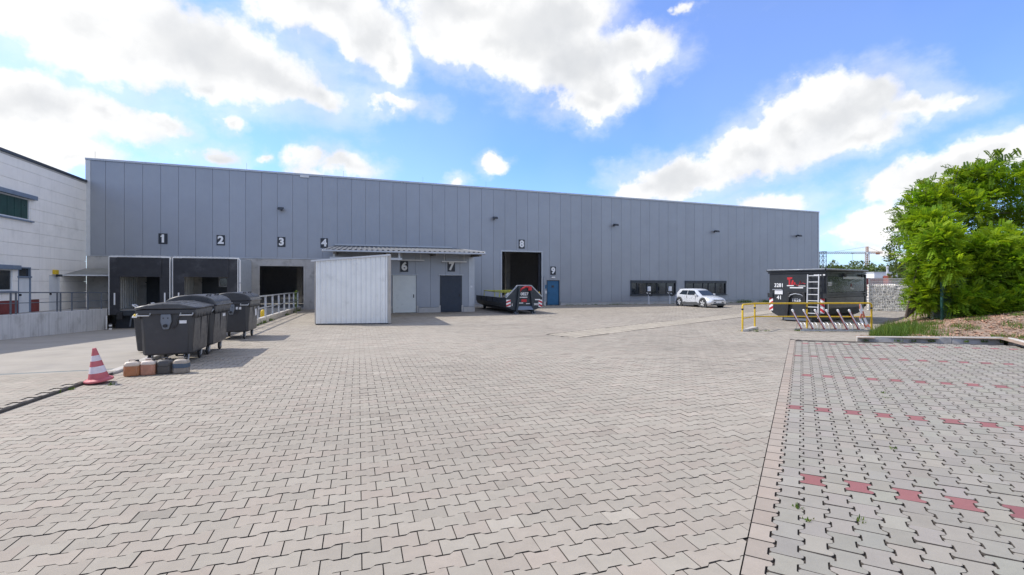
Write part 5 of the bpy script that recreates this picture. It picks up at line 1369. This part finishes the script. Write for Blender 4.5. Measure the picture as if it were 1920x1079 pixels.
for x in (0, GL): MB().box(x - .03, x + .03, -.06, .0, 0, GH + .36).build('post', M_GALV, gb)
mb = MB()
for i in range(50): mb.tube([(i * GL / 49, .2, GH), (i * GL / 49, .2, GH + .36)], .006, 4)
o = mb.build('fence_bars', M_LIGHTTRIM, gb); o['kind'] = 'stuff'
for zz in (GH + .03, GH + .13, GH + .34): MB().bar((0, .2, zz), (GL, .2, zz), .02, .03).build('fence_rail', M_LIGHTTRIM, gb)

# ------------------------------------------------------------------ planted mound, kerb, grass
def cw(x, d, z=0.0):
    """site point from offsets along and across the line of sight of the yard's long axis (18.3 degrees off the hall normal)"""
    return (x * math.cos(TH) + d * math.sin(TH), -x * math.sin(TH) + d * math.cos(TH), z)
def to_st(x, y):
    return ((x - PO[0]) * E1[0] + (y - PO[1]) * E1[1], (x - PO[0]) * E2[0] + (y - PO[1]) * E2[1])
def sstep(v, a, b):
    t = min(1, max(0, (v - a) / (b - a))); return t * t * (3 - 2 * t)
def mound_in(s, t):
    """how far inside the planted bed, in metres (negative: outside)"""
    back = s - (14.02 + 0.20 * (t - 1.87))
    right = t - 5.05
    inside = max(min(back, t - 1.87 - .18 * max(0, s - 14)), min(right, s - 3.0))
    return inside
def mound_z(s, t):
    d = mound_in(s, t); e = sstep(t - 1.87 - .18 * max(0, s - 14), -.1, 1.3)
    return (PSLOPE * min(t, 8) + 0.10) * (1 - sstep(s, 14.6, 16.5) * (1 - e)) + 0.50 * sstep(d, 0.0, 6.0) * e
M_MULCH = mat('bark_mulch_soil', (.30, .215, .155), .95, vary=.35, vscale=6, bump=.8, bscale=25, dirt=((.10, .075, .05), .5, .7, .6, 2.2))
NS, NTT = 90, 70
vs_, fs_ = [], []
sg = np.linspace(3.0, 27.0, NS); tg = np.linspace(1.7, 16.0, NTT)
for s in sg:
    for t in tg:
        p = PO + s * E1 + t * E2; d = mound_in(s, t)
        vs_.append((p[0], p[1], mound_z(s, t) + (random.uniform(-.02, .02) if d > .3 else 0)))
for i in range(NS - 1):
    for j in range(NTT - 1):
        cs_, ct_ = (sg[i] + sg[i + 1]) / 2, (tg[j] + tg[j + 1]) / 2
        if mound_in(cs_, ct_) > -.15: fs_.append((i * NTT + j, i * NTT + j + 1, (i + 1) * NTT + j + 1, (i + 1) * NTT + j))
mb = MB(); mb.add(vs_, fs_); md = mb.build('mulch_mound', M_MULCH, None, smooth='all'); md['kind'] = 'structure'
# bark chips
N = 9000
cs_ = []; ctone = []
while len(cs_) < N:
    s, t = random.uniform(11, 22), random.uniform(2.6, 9.5)
    d = mound_in(s, t)
    if d < .08 or (t < 3.1 and random.random() < .6): continue
    p = PO + s * E1 + t * E2; z = mound_z(s, t) + random.uniform(.005, .03)
    a = random.uniform(0, 6.28); L, W = random.uniform(.02, .055), random.uniform(.008, .02)
    ux = Vector((math.cos(a), math.sin(a), random.uniform(-.5, .5))) * L; uy = Vector((-math.sin(a), math.cos(a), random.uniform(-.5, .5))) * W
    c = Vector((p[0], p[1], z)); cs_.append([c - ux - uy, c + ux - uy, c + ux + uy, c - ux + uy])
    g = random.uniform(.55, 1.35); k = random.random(); ctone.append((g, g * (.72 + .25 * k), g * (.62 + .3 * k)))
M_CHIP = mat('bark_chip', (.38, .265, .19), .9, tone='attr')
o = quads_np('bark_mulch', np.array([[tuple(v) for v in q] for q in cs_]), M_CHIP, None, np.array(ctone)); tag(o, 'reddish bark chips spread over the planted mound', 'mulch', kind='stuff')
# kerb of the mound
kb = thing('bed_kerb', 'concrete kerb stones along the planted mound behind the parking bay', 'kerb', (0, 0, 0))
def kst(a, b):
    a, b = np.array(a), np.array(b); L = np.linalg.norm(b - a); n = max(1, int(round(L / 1.0)))
    for i in range(n):
        p, q = a + (b - a) * i / n, a + (b - a) * (i + 1) / n - (b - a) / L * .008
        za, zb = PSLOPE * max(0, to_st(*p)[1]), PSLOPE * max(0, to_st(*q)[1])
        d = (q - p) / np.linalg.norm(q - p); sd = np.array([-d[1], d[0]]) * .10
        MB().hexa([(*(p), za - .1), (*(q), zb - .1), (*(q + sd), zb - .1), (*(p + sd), za - .1)], [(*(p), za + .13), (*(q), zb + .13), (*(q + sd), zb + .13), (*(p + sd), za + .13)]).build('kerb_stone', M_KERB, kb, bevel=.012)
P_ = lambda s, t: PO + s * E1 + t * E2
kst(P_(13.92, 1.7), P_(14.55, 4.95)); kst(P_(14.5, 5.0), P_(6.0, 5.02))
# grass: tufts on the left end of the mound and weeds
def blades(n, place, h0, h1, w0=.004, w1=.009):
    q = np.zeros((n, 4, 3)); tn = np.zeros((n, 3))
    for i in range(n):
        x, y, z, sc = place()
        a = random.uniform(0, 6.28); h = random.uniform(h0, h1) * sc; w = random.uniform(w0, w1); lean = random.uniform(.05, .55) * h; b = random.uniform(0, 6.28)
        dx, dy = math.cos(a) * w, math.sin(a) * w; lx, ly = math.cos(b) * lean, math.sin(b) * lean
        q[i] = [(x - dx, y - dy, z), (x + dx, y + dy, z), (x + dx * .3 + lx, y + dy * .3 + ly, z + h), (x - dx * .3 + lx, y - dy * .3 + ly, z + h)]
        g = random.uniform(.6, 1.3); ye = random.random() ** 3; tn[i] = (g * (1 + .9 * ye), g * (1 + .15 * ye), g)
    return q, tn
M_GRASS = leaf_mat('grass_blade', (.085, .165, .025), .25)
def pl_grass():
    while True:
        s, t = random.gauss(16.6, 2.0), random.gauss(2.75, .5)
        if mound_in(s, t) > .05 and t < 4.0 + random.random() and (.5 + .5 * math.sin(s * 3.1) * math.cos(t * 4.3 + s)) > random.uniform(0, .6): break
    p = P_(s, t); return p[0], p[1], mound_z(s, t) - .01, random.uniform(.5, 1.2)
q, tn = blades(7500, pl_grass, .06, .30)
def pl_grass2():
    s, t = random.uniform(14.5, 21), random.uniform(2.2, 8)
    k = .5 + .5 * math.sin(s * 2.1 + t * 1.7) * math.cos(t * 2.9 - s)
    while k < .74 or mound_in(s, t) < .1:
        s, t = random.uniform(14.2, 21), random.uniform(2.2, 8); k = .5 + .5 * math.sin(s * 2.1 + t * 1.7) * math.cos(t * 2.9 - s)
    p = P_(s, t); return p[0], p[1], mound_z(s, t) - .01, random.uniform(.4, .9)
q2, tn2 = blades(4200, pl_grass2, .05, .22)
o = quads_np('grass', np.concatenate([q, q2]), M_GRASS, None, np.concatenate([tn, tn2])); tag(o, 'rough green grass on the left end of the planted mound', 'grass', kind='stuff')
# weeds: in the joints, along the kerbs, along the hall plinth
spots = []
for _ in range(12):
    s, t = random.uniform(.5, 13.3), random.uniform(.3, 6); spots.append((*P_(s, t), PSLOPE * t, .04, random.randint(6, 14), .045))
for (s, t) in ((1.15, .30), (.95, .36), (1.8, 1.9), (6.1, 1.4)): spots.append((*P_(s, t), PSLOPE * t, .03, 18, .04))
for _ in range(16):
    yy = random.uniform(19, 33.5); spots.append((KX(yy) + .07, yy, 0, .10, 40, .16))
for _ in range(46):
    xx = random.choice((random.uniform(15.6, 24), random.uniform(15.6, 43))); spots.append((xx, HY - .18, 0, .22, 26, .12))
for xx in (33.5, 34.2, 36.2, 36.9, 38.9): spots.append((xx, HY - .4, 0, .45, 160, .34))
for _ in range(7): spots.append((random.uniform(13.4, 14.3), random.uniform(13.2, 13.8), 0, .12, 25, .09))
for _ in range(14):
    u = random.random(); p = RA + (RB - RA) * u; spots.append((p[0], p[1] - .1, 0, .15, 40, .12))
for (x, y) in ((-4.55, 9.3), (-4.05, 9.75), (-4.5, 9.55)): spots.append((x, y, .0, .05, 40, .07))
for t in np.linspace(1.9, 4.9, 9): 
    if random.random() < .7: spots.append((*P_(13.88 + .2 * (t - 1.87), t), PSLOPE * t, .08, 30, .10))
qq, tt_ = [], []
for (x, y, z, r, n, h) in spots:
    q, tn = blades(n, lambda: (x + random.gauss(0, r * .5), y + random.gauss(0, r * .5), z - .005, random.uniform(.5, 1.1)), h * .4, h, .003, .008 + h * .02); qq.append(q); tt_.append(tn)
o = quads_np('weeds', np.concatenate(qq), M_GRASS, None, np.concatenate(tt_)); tag(o, 'small weeds growing in paving joints and along the kerbs', 'weeds', kind='stuff')
# one tall weed at the railing end
t = thing('tall_weed', 'tall leafy weed growing up the lane railing near gate 3', 'plant', (-3.45, 29.6, .0))
MB().tube([(0, 0, 0), (.03, .02, .7), (-.02, .03, 1.35)], [.02, .014, .005], 5).build('stem', mat('weed_stem', (.10, .14, .04), .8), t)
lq, lt = [], []
for i in range(150):
    z = random.uniform(.15, 1.38); a = random.uniform(0, 6.28); L = random.uniform(.07, .16); d = Vector((math.cos(a), math.sin(a), random.uniform(-.2, .5))) * L; w = Vector((-math.sin(a), math.cos(a), 0)) * L * .28
    b = Vector((random.gauss(0, .03), random.gauss(0, .03), z)); lq.append([b, b + d * .5 + w, b + d, b + d * .5 - w]); g = random.uniform(.7, 1.4); lt.append((g, g, g * .8))
quads_np('leaves', np.array([[tuple(v) for v in q] for q in lq]), leaf_mat('weed_leaf', (.12, .20, .04), .3), t, np.array(lt))

# ------------------------------------------------------------------ trees
def unit(v): return v / np.maximum(1e-9, np.linalg.norm(v, axis=-1, keepdims=True))
def clump_crown(name, parent, clumps, per, material, kind, size, up=.35, droop=.0, seed=1):
    """leaves spread through clumps: clumps is (n,4) x,y,z,r. kind 'frond' gives pinnate fronds, 'leaf' single leaves"""
    g = np.random.default_rng(seed); cl = np.asarray(clumps, float); n = len(cl); N = n * per
    idx = np.repeat(np.arange(n), per)
    dirs = unit(g.normal(size=(N, 3)) + np.array([0, 0, .25])); rad = g.uniform(.25, 1.0, N) ** .5
    base = cl[idx, :3] + dirs * (cl[idx, 3] * rad)[:, None] * np.array([1, 1, .8])
    out = unit(dirs + g.normal(size=(N, 3)) * .45 + np.array([0, 0, up]))
    out[:, 2] -= droop; out = unit(out)
    L = g.uniform(.7, 1.25, N) * size
    side = unit(np.cross(out, np.array([0, 0, 1.0]) + g.normal(size=(N, 3)) * .25)); nrm = np.cross(side, out)
    ctone = g.uniform(.72, 1.2, n)[idx] * g.uniform(.8, 1.2, N)
    yel = np.clip(g.normal(.25, .3, n)[idx], 0, 1) * .55
    quads, tones = [], []
    if kind == 'frond':
        K = 8
        for k in range(K):
            f = (k + .6) / K
            for s in (-1, 1):
                c0 = base + out * (L * f)[:, None] - np.array([0, 0, 1.0]) * (L * f * f * .22)[:, None]
                ld = unit(side * s + out * .35 - nrm * g.uniform(-.1, .35, (N, 1)))
                ll = L * .27 * (1 - .45 * abs(f - .45)); lw = ll * .30
                wv = unit(np.cross(ld, nrm)) * lw[:, None]
                quads.append(np.stack([c0, c0 + ld * (ll * .5)[:, None] + wv, c0 + ld * ll[:, None], c0 + ld * (ll * .5)[:, None] - wv], 1))
                tones.append(np.stack([ctone * (1 + yel), ctone * (1 + .2 * yel), ctone * (1 - .3 * yel)], 1))
    else:
        wv = side * (L * .34)[:, None]
        quads.append(np.stack([base, base + out * (L * .5)[:, None] + wv, base + out * L[:, None], base + out * (L * .5)[:, None] - wv], 1))
        tones.append(np.stack([ctone * (1 + .6 * yel), ctone * (1 + .2 * yel), ctone], 1))
    o = quads_np(name, np.concatenate(quads), material, parent, np.concatenate(tones)); o['kind'] = 'stuff'
    return o
M_BARK = mat('tree_bark', (.11, .085, .065), .9, vary=.3, vscale=8, bump=.5, bscale=30)
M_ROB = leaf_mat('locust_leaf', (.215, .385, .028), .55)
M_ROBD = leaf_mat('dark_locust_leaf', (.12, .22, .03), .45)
M_DECI = leaf_mat('dull_tree_leaf', (.10, .15, .045), .35)
M_FAR = leaf_mat('far_tree_leaf', (.11, .16, .05), .3)

def limb(parent, a, b, r0, r1, nm='branch', bend=.25):
    a, b = Vector(a), Vector(b); m = a.lerp(b, .5) + Vector((random.uniform(-1, 1), random.uniform(-1, 1), random.uniform(0, 1))) * (b - a).length * bend * .4
    MB().tube([a, a.lerp(m, .6), m, m.lerp(b, .6), b], [r0, r0 * .8 + r1 * .2, (r0 + r1) / 2, r0 * .25 + r1 * .75, r1], 7).build(nm, M_BARK, parent)

def locust(label, base, blobs, per, mt, size, seed, ncl, droop=.1):
    """blobs: list of (x, y, z, rx, ry, rz) in world metres; clumps lie near their skins"""
    t = thing('locust_tree', label, 'tree', base); g = random.Random(seed); cl = []
    bx, by, bz = base
    for (x, y, z, rx, ry, rz_) in blobs:
        for _ in range(ncl):
            while True:
                v = Vector((g.gauss(0, 1), g.gauss(0, 1), g.gauss(.15, 1))); v.normalize()
                if v.z > -.75: break
            k = g.uniform(.55, 1.0); cl.append((x + v.x * rx * k - bx, y + v.y * ry * k - by, z + v.z * rz_ * k - bz, g.uniform(.28, .55)))
    clump_crown('crown', t, cl, per, mt, 'frond', size, droop=droop, seed=seed)
    for (x, y, z, rx, ry, rz_) in blobs[:5]:
        limb(t, (0, 0, -.1), (x - bx, y - by, z - bz), .04, .015, 'trunk' if z - bz < 2 else 'branch')
        for _ in range(5):
            v = Vector((g.gauss(0, 1), g.gauss(0, 1), g.gauss(.2, .8))); v.normalize(); limb(t, (x - bx, y - by, z - bz), (x - bx + v.x * rx * .8, y - by + v.y * ry * .8, z - bz + v.z * rz_ * .8), .022, .006)
    return t
def B(u, v, d, ru, rv, rd):
    """crown lobe seen at (u, v) of the survey drawing at distance d, with half sizes in the same units"""
    return (*cw((u - 960) / 870 * d, d)[:2], 1.75 + (532 - v) * d / 870, ru * d / 870, rd, rv * d / 870)
bs = cw(22.0, 22.0)
big = locust('large bright green locust tree overhanging the fence at the right edge', (bs[0], bs[1], .6),
       [B(1860, 400, 22, 75, 75, 1.3), B(1790, 400, 22, 65, 55, 1.1), B(1735, 430, 22, 40, 45, .8), B(1880, 345, 22.5, 60, 40, 1.0), B(1960, 380, 22, 80, 90, 1.3), B(1750, 378, 22, 45, 24, .7), B(1820, 345, 22.5, 40, 25, .9), B(2060, 410, 21.5, 90, 100, 1.4)], 30, M_ROB, .40, 11, 22)
sp = []
for (u, v) in ((1692, 392), (1700, 405), (1688, 420), (1712, 372), (1735, 352), (1752, 345), (1778, 335), (1796, 322), (1812, 326), (1832, 312), (1850, 305), (1868, 300), (1885, 303), (1902, 308), (1920, 300), (1940, 298), (1700, 440), (1708, 455), (1724, 362), (1765, 348), (1842, 322), (1875, 312)):
    b_ = B(u, v, random.uniform(21.2, 22.6), 1, 1, 1); sp.append((b_[0] - bs[0], b_[1] - bs[1], b_[2] - .6, .30))
    limb(big, (b_[0] - bs[0] + random.uniform(.2, .9), b_[1] - bs[1] + .3, b_[2] - .6 - random.uniform(.7, 1.4)), sp[-1][:3], .014, .004, 'twig')
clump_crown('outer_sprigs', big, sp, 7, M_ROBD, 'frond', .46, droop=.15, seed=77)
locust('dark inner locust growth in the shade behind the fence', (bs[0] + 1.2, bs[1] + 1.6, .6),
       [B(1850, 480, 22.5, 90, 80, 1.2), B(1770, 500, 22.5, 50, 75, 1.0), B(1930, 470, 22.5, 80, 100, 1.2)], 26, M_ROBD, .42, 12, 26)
bs2 = cw(18.5, 18.2)
locust('low bright green locust bush spilling over the concrete wall', (bs2[0], bs2[1], .6),
       [B(1850, 510, 18.6, 65, 55, 1.0), B(1900, 530, 18.4, 70, 60, 1.0), B(1800, 520, 18.8, 32, 40, .7), B(1960, 520, 18.4, 70, 70, 1.1), B(1880, 470, 18.6, 60, 34, .7), B(1830, 568, 18.0, 60, 25, .5), B(1900, 575, 17.8, 75, 25, .5), B(1960, 575, 17.8, 60, 30, .5), B(2050, 530, 18.4, 75, 70, 1.0)], 30, M_ROB, .42, 13, 36, droop=.2)
bs3 = cw(15.6, 18.4)
locust('yellow green locust sapling climbing left of the fence post', (bs3[0], bs3[1], .5),
       [B(1732, 470, 18.6, 22, 40, .6), B(1740, 530, 18.4, 18, 40, .5), B(1745, 430, 18.6, 24, 30, .6), B(1736, 560, 18.2, 18, 22, .4), B(1750, 560, 18.9, 22, 25, .4), B(1775, 500, 17.3, 13, 26, .25), B(1762, 455, 17.4, 14, 22, .3)], 28, M_ROB, .34, 14, 24)

def broad_tree(label, base, h, r, ncl, per, mt, size, seed, group=None, name='broadleaf_tree', lowest=.25, trunk=.16):
    t = thing(name, label, 'tree', base, group=group); g = random.Random(seed); cl = []
    for _ in range(ncl):
        while True:
            v = Vector((g.uniform(-1, 1), g.uniform(-1, 1), g.uniform(-1, 1)))
            if .25 < v.length < 1: break
        taper = 1 - .45 * max(0, v.z)
        cl.append((v.x * r * taper, v.y * r * taper, h * (lowest + (1 - lowest) * (v.z * .5 + .5)), r * g.uniform(.16, .30)))
    clump_crown('crown', t, cl, per, mt, 'leaf', size, seed=seed)
    MB().tube([(0, 0, -.1), (.05, .03, h * .4), (0, .08, h * .85)], [trunk, trunk * .6, trunk * .15], 7).build('trunk', M_BARK, t)
    for _ in range(7):
        c = g.choice(cl); limb(t, (0, 0, h * g.uniform(.25, .6)), c[:3], trunk * .35, trunk * .08)
    return t
c = cw((1702 - 960) / 870 * 36, 36); broad_tree('grey green loose tree left of the locust, behind the gabion wall', (c[0], c[1], 0), 7.2, 1.75, 60, 60, M_DECI, .17, 31, lowest=.32)
c = cw((1700 - 960) / 870 * 30, 30); broad_tree('dark green bush between the gabion wall and the fence', (c[0], c[1], 0), 3.6, 1.0, 30, 50, M_DECI, .16, 32, name='bush', lowest=.05, trunk=.05)
far = [(1548, 500, 110, 3.4), (1566, 494, 130, 4.2), (1584, 498, 120, 3.6), (1601, 491, 140, 4.6), (1618, 494, 132, 4.2), (1634, 498, 120, 3.6), (1650, 497, 140, 4.2), (1668, 499, 120, 3.8), (1686, 494, 105, 4.0), (1530, 500, 130, 4.2), (1705, 490, 110, 4.5)]
fl = ['far tree right beside the end of the hall roofline', 'far rounded tree right of the lattice mast', 'far low tree above the left half of the black container', 'far tallest tree above the middle of the black container', 'far tree just left of the crane mast', 'far tree directly under the crane mast', 'far tree right of the crane mast behind the white cabin', 'far tree behind the pale flue pipe', 'far tree half hidden by the loose grey green tree', 'far tree mostly hidden behind the hall corner', 'far tree hidden deep behind the locust']
for (u, v, d, r), lb, k in zip(far, fl, range(20)):
    c = cw((u - 960) / 870 * d, d); broad_tree(lb, (c[0], c[1], 0), 1.75 + (532 - v) * d / 870, r, 34, 42, M_FAR, .55, 50 + k, group='far trees behind the yard', name='far_tree', lowest=.12, trunk=.22)

# ------------------------------------------------------------------ green mesh fence and low wall at the mound
M_GREENP = mat('dark_green_fence_paint', (.010, .060, .048), .45, vary=.15)
fc = thing('mesh_fence', 'dark green mesh fence with a tall post at the locust bush', 'fence', (0, 0, 0))
pA = cw((1766 - 960) / 870 * 17.5, 17.5); pB = cw((1741 - 960) / 870 * 18.6, 18.6); pC = cw((1835 - 960) / 870 * 18.2, 18.2)
zA = mound_z(*to_st(pA[0], pA[1])); zB = mound_z(*to_st(pB[0], pB[1])); zC = mound_z(*to_st(pC[0], pC[1]))
MB().box(pA[0] - .04, pA[0] + .04, pA[1] - .03, pA[1] + .03, zA - .2, 3.55).build('post', M_GREENP, fc); MB().box(pB[0] - .035, pB[0] + .035, pB[1] - .03, pB[1] + .03, zB - .2, 2.0).build('post', M_GREENP, fc)
MB().box(pA[0] - .045, pA[0] + .045, pA[1] - .037, pA[1] - .031, 2.05, 2.20).build('small_plate', mat('rusty_plate', (.30, .16, .13), .6), fc)
for (a, b, za, zb) in ((pB, pA, zB, zA), (pA, pC, zA, zC)):
    mb = MB(); n = 30 if a is pA else 14
    for i in range(n + 1):
        f = i / n; x, y = a[0] + (b[0] - a[0]) * f, a[1] + (b[1] - a[1]) * f; mb.tube([(x, y, za + .1), (x, y, 1.98)], .004, 4)
    o = mb.build('mesh_wires', M_GREENP, fc); o['kind'] = 'stuff'
    for z in np.linspace(za + .15, 1.95, 8): MB().bar((a[0], a[1], z), (b[0], b[1], z), .008, .014).build('mesh_rail', M_GREENP, fc)
c0, c1 = cw((1744 - 960) / 870 * 18.3, 18.3), cw((1850 - 960) / 870 * 18.6, 18.6)
lw = thing('low_concrete_wall', 'short stained concrete wall half buried under the locust bush', 'wall', (0, 0, 0))
d_ = np.array(c1[:2]) - np.array(c0[:2]); 
for i in range(3):
    a = np.array(c0[:2]) + d_ * i / 3; b = np.array(c0[:2]) + d_ * (i + 1) / 3 - d_ * .003
    nn = np.array([d_[1], -d_[0]]) / np.linalg.norm(d_) * .14
    MB().hexa([(*a, .2), (*(a + nn), .2), (*(b + nn), .2), (*b, .2)], [(*a, .95), (*(a + nn), .95), (*(b + nn), .95 - .02 * i), (*b, .95 - .02 * i)]).build('wall_block', M_RAMP, lw, bevel=.015)

# ------------------------------------------------------------------ beyond the yard: cabin, wagon wall, flue, mast, crane, person
c = cw((1661 - 960) / 870 * 66, 66)
t = thing('site_cabin', 'white flat roofed site cabin beyond the gabion wall', 'building', (c[0], c[1], 0), -TH)
MB().box(-1.65, 1.65, 0, 2.4, .9, 3.30).build('wall', M_WHITE, t); MB().box(-1.75, 1.75, -.1, 2.5, 3.30, 3.40).build('roof', M_LIGHTTRIM, t); MB().box(-1.6, 1.6, .1, 2.3, 0, .9).build('base', M_CONC, t)
for x, w in ((-.45, .34), (.95, .55)):
    wn = MB().box(x, x + w, -.03, .0, 2.1, 2.75).build('window', M_DARK, t); MB().box(x + .05, x + w - .05, -.05, -.031, 2.15, 2.7).build('pane', M_GLASS, wn)
c = cw((1658 - 960) / 870 * 60, 60)
t = thing('red_wagon', 'dull red goods wagon seen over the gabion wall', 'wagon', (c[0], c[1], 0), -TH)
MB().box(-2.6, 2.4, 0, 1.6, .9, 2.45).build('body', mat('oxide_red', (.20, .05, .045), .7, vary=.2), t)
for i in range(9): MB().box(-2.55 + i * .6, -2.47 + i * .6, -.05, .0, .9, 2.42).build('rib', MATS['oxide_red'], t)
for x in (-1.8, 1.6): MB().disc_y((x, .45), .45, .1, .3, 16).build('wheel', M_DARK, t)
MB().box(-2.6, 2.4, .1, 1.5, .7, .9).build('chassis', M_DARK, t)
c = cw((1664 - 960) / 870 * 56, 56)
t = thing('flue_pipe', 'pale upright flue pipe on a red brick base near the cabin', 'pipe', (c[0], c[1], 0))
MB().tube([(0, 0, 2.6), (0, 0, 3.85)], .12, 10).build('pipe', M_LIGHTTRIM, t); MB().box(-.28, .28, -.28, .28, 0, 2.7).build('base', mat('brick_red', (.28, .075, .055), .8, vary=.2), t)
# lattice mast
c = cw((1543 - 960) / 870 * 95, 95)
def lattice(mb, p0, p1, w, n, r):
    p0, p1 = Vector(p0), Vector(p1); d = (p1 - p0).normalized(); a = d.cross(Vector((0, 0, 1)) if abs(d.z) < .9 else Vector((1, 0, 0))).normalized(); b = d.cross(a)
    cs = [(a * sx + b * sy) * w / 2 for sx, sy in ((-1, -1), (1, -1), (1, 1), (-1, 1))]
    for cc_ in cs: mb.tube([p0 + cc_, p1 + cc_], r, 4)
    for i in range(n):
        q0, q1 = p0.lerp(p1, i / n), p0.lerp(p1, (i + 1) / n)
        for k in range(4):
            mb.tube([q0 + cs[k], q1 + cs[(k + 1) % 4]], r * .6, 3); mb.tube([q1 + cs[k], q1 + cs[(k + 1) % 4]], r * .6, 3)
t = thing('lattice_mast', 'dark lattice mast just right of the hall end', 'mast', (c[0], c[1], 0), -TH)
mb = MB(); lattice(mb, (0, 0, 0), (0, 0, 8.2), .85, 9, .06); mb.build('tower', M_STEEL, t); MB().box(-.5, .5, -.5, .5, 8.2, 8.3).build('head_plate', M_STEEL, t)
# tower crane
D = 260; c = cw((1626 - 960) / 870 * D, D); zz = lambda v: 1.75 + (532 - v) * D / 870
t = thing('tower_crane', 'orange tower crane with a long jib over the far trees', 'crane', (c[0], c[1], 0), -TH)
M_CRANE = mat('crane_orange', (.45, .20, .10), .6, vary=.1)
mb = MB(); lattice(mb, (0, 0, 0), (0, 0, zz(474)), 1.3, 16, .14); mb.build('mast', M_CRANE, t)
mb = MB(); lattice(mb, (0, 0, zz(474)), (0, 0, zz(463)), .9, 3, .12); mb.build('tower_top', M_CRANE, t)
mb = MB(); lattice(mb, (-30, 0, zz(474.5)), (0, 0, zz(474.5)), .9, 26, .09); mb.build('jib', mat('crane_grey', (.30, .27, .25), .6), t)
mb = MB(); lattice(mb, (0, 0, zz(474)), (8.4, 0, zz(474)), .8, 7, .12); mb.build('counter_jib', M_CRANE, t)
MB().box(5.2, 6.6, -.6, .6, zz(477.5), zz(474)).build('counterweight', M_CRANE, t); MB().box(-.9, .6, -1.4, -.2, zz(477), zz(473)).build('cab', M_LIGHTTRIM, t)
for x in (-20, 7.6): MB().tube([(0, 0, zz(463)), (x, 0, zz(473.4))], .06, 4).build('tie_rod', M_STEEL, t)
MB().tube([(-8.2, 0, zz(475.5)), (-8.2, 0, zz(495))], .06, 4).build('hoist_rope', M_STEEL, t); MB().box(-8.6, -7.8, -.4, .4, zz(476.5), zz(475)).build('trolley', M_STEEL, t)

# person far behind the black container, pink top, dark trousers
def skin_mesh(name, joints, edges, radii, material, parent, sub=1):
    me = bpy.data.meshes.new(name); me.from_pydata(joints, edges, []); me.update()
    o = bpy.data.objects.new(name, me); COL.objects.link(o)
    sk = o.modifiers.new('skin', 'SKIN'); sk.use_smooth_shade = True
    lay = me.skin_vertices[0] if me.skin_vertices else None
    if lay is None:
        bpy.context.view_layer.objects.active = o; bpy.ops.mesh.customdata_skin_add(); lay = me.skin_vertices[0]
    for i, r in enumerate(radii): lay.data[i].radius = (r, r); lay.data[i].use_root = (i == 0)
    ss = o.modifiers.new('subsurf', 'SUBSURF'); ss.levels = sub; ss.render_levels = sub
    me.materials.append(material); o.parent = parent
    return o
c = cw((1631 - 960) / 870 * 58, 58)
t = thing('person', 'person in a pink top and dark trousers standing beside the stone wall', 'person', (c[0], c[1], 0), -TH)
J = [(0, 0, .95), (0, 0, 1.18), (0, 0, 1.40), (0, 0, 1.50), (0, -.02, 1.60), (0, -.02, 1.68), (.18, 0, 1.38), (.25, .0, 1.12), (.27, -.08, .88), (.27, -.10, .80), (-.18, 0, 1.38), (-.25, .0, 1.12), (-.27, -.08, .88), (-.27, -.10, .80), (.10, 0, .88), (.11, -.02, .48), (.11, .02, .09), (.11, -.14, .04), (-.10, 0, .88), (-.12, .03, .48), (-.13, .05, .09), (-.13, -.10, .04)]
E_ = [(0, 1), (1, 2), (2, 3), (3, 4), (4, 5), (2, 6), (6, 7), (7, 8), (8, 9), (2, 10), (10, 11), (11, 12), (12, 13), (0, 14), (14, 15), (15, 16), (16, 17), (0, 18), (18, 19), (19, 20), (20, 21)]
RD = [.13, .12, .14, .055, .095, .085, .06, .045, .032, .04, .06, .045, .032, .04, .085, .06, .042, .04, .085, .06, .042, .04]
skin_mesh('body', J, E_, RD, mat('skin', (.42, .25, .18), .6), t)
skin_mesh('pink_top', [J[i] for i in (0, 1, 2, 6, 7, 10, 11)], [(0, 1), (1, 2), (2, 3), (3, 4), (2, 5), (5, 6)], [.16, .145, .165, .075, .06, .075, .06], mat('pink_cloth', (.62, .06, .20), .8), t)
skin_mesh('trousers', [J[i] for i in (0, 14, 15, 16, 18, 19, 20)], [(0, 1), (1, 2), (2, 3), (0, 4), (4, 5), (5, 6)], [.155, .105, .078, .06, .105, .078, .06], mat('dark_cloth', (.03, .03, .04), .8), t)
MB().lathe([(.03, 0), (.10, .03), (.115, .09), (.10, .15), (.04, .185)], 14, (0, .015, 1.55)).build('hair', mat('hair_dark', (.05, .035, .025), .7), t, smooth='all')
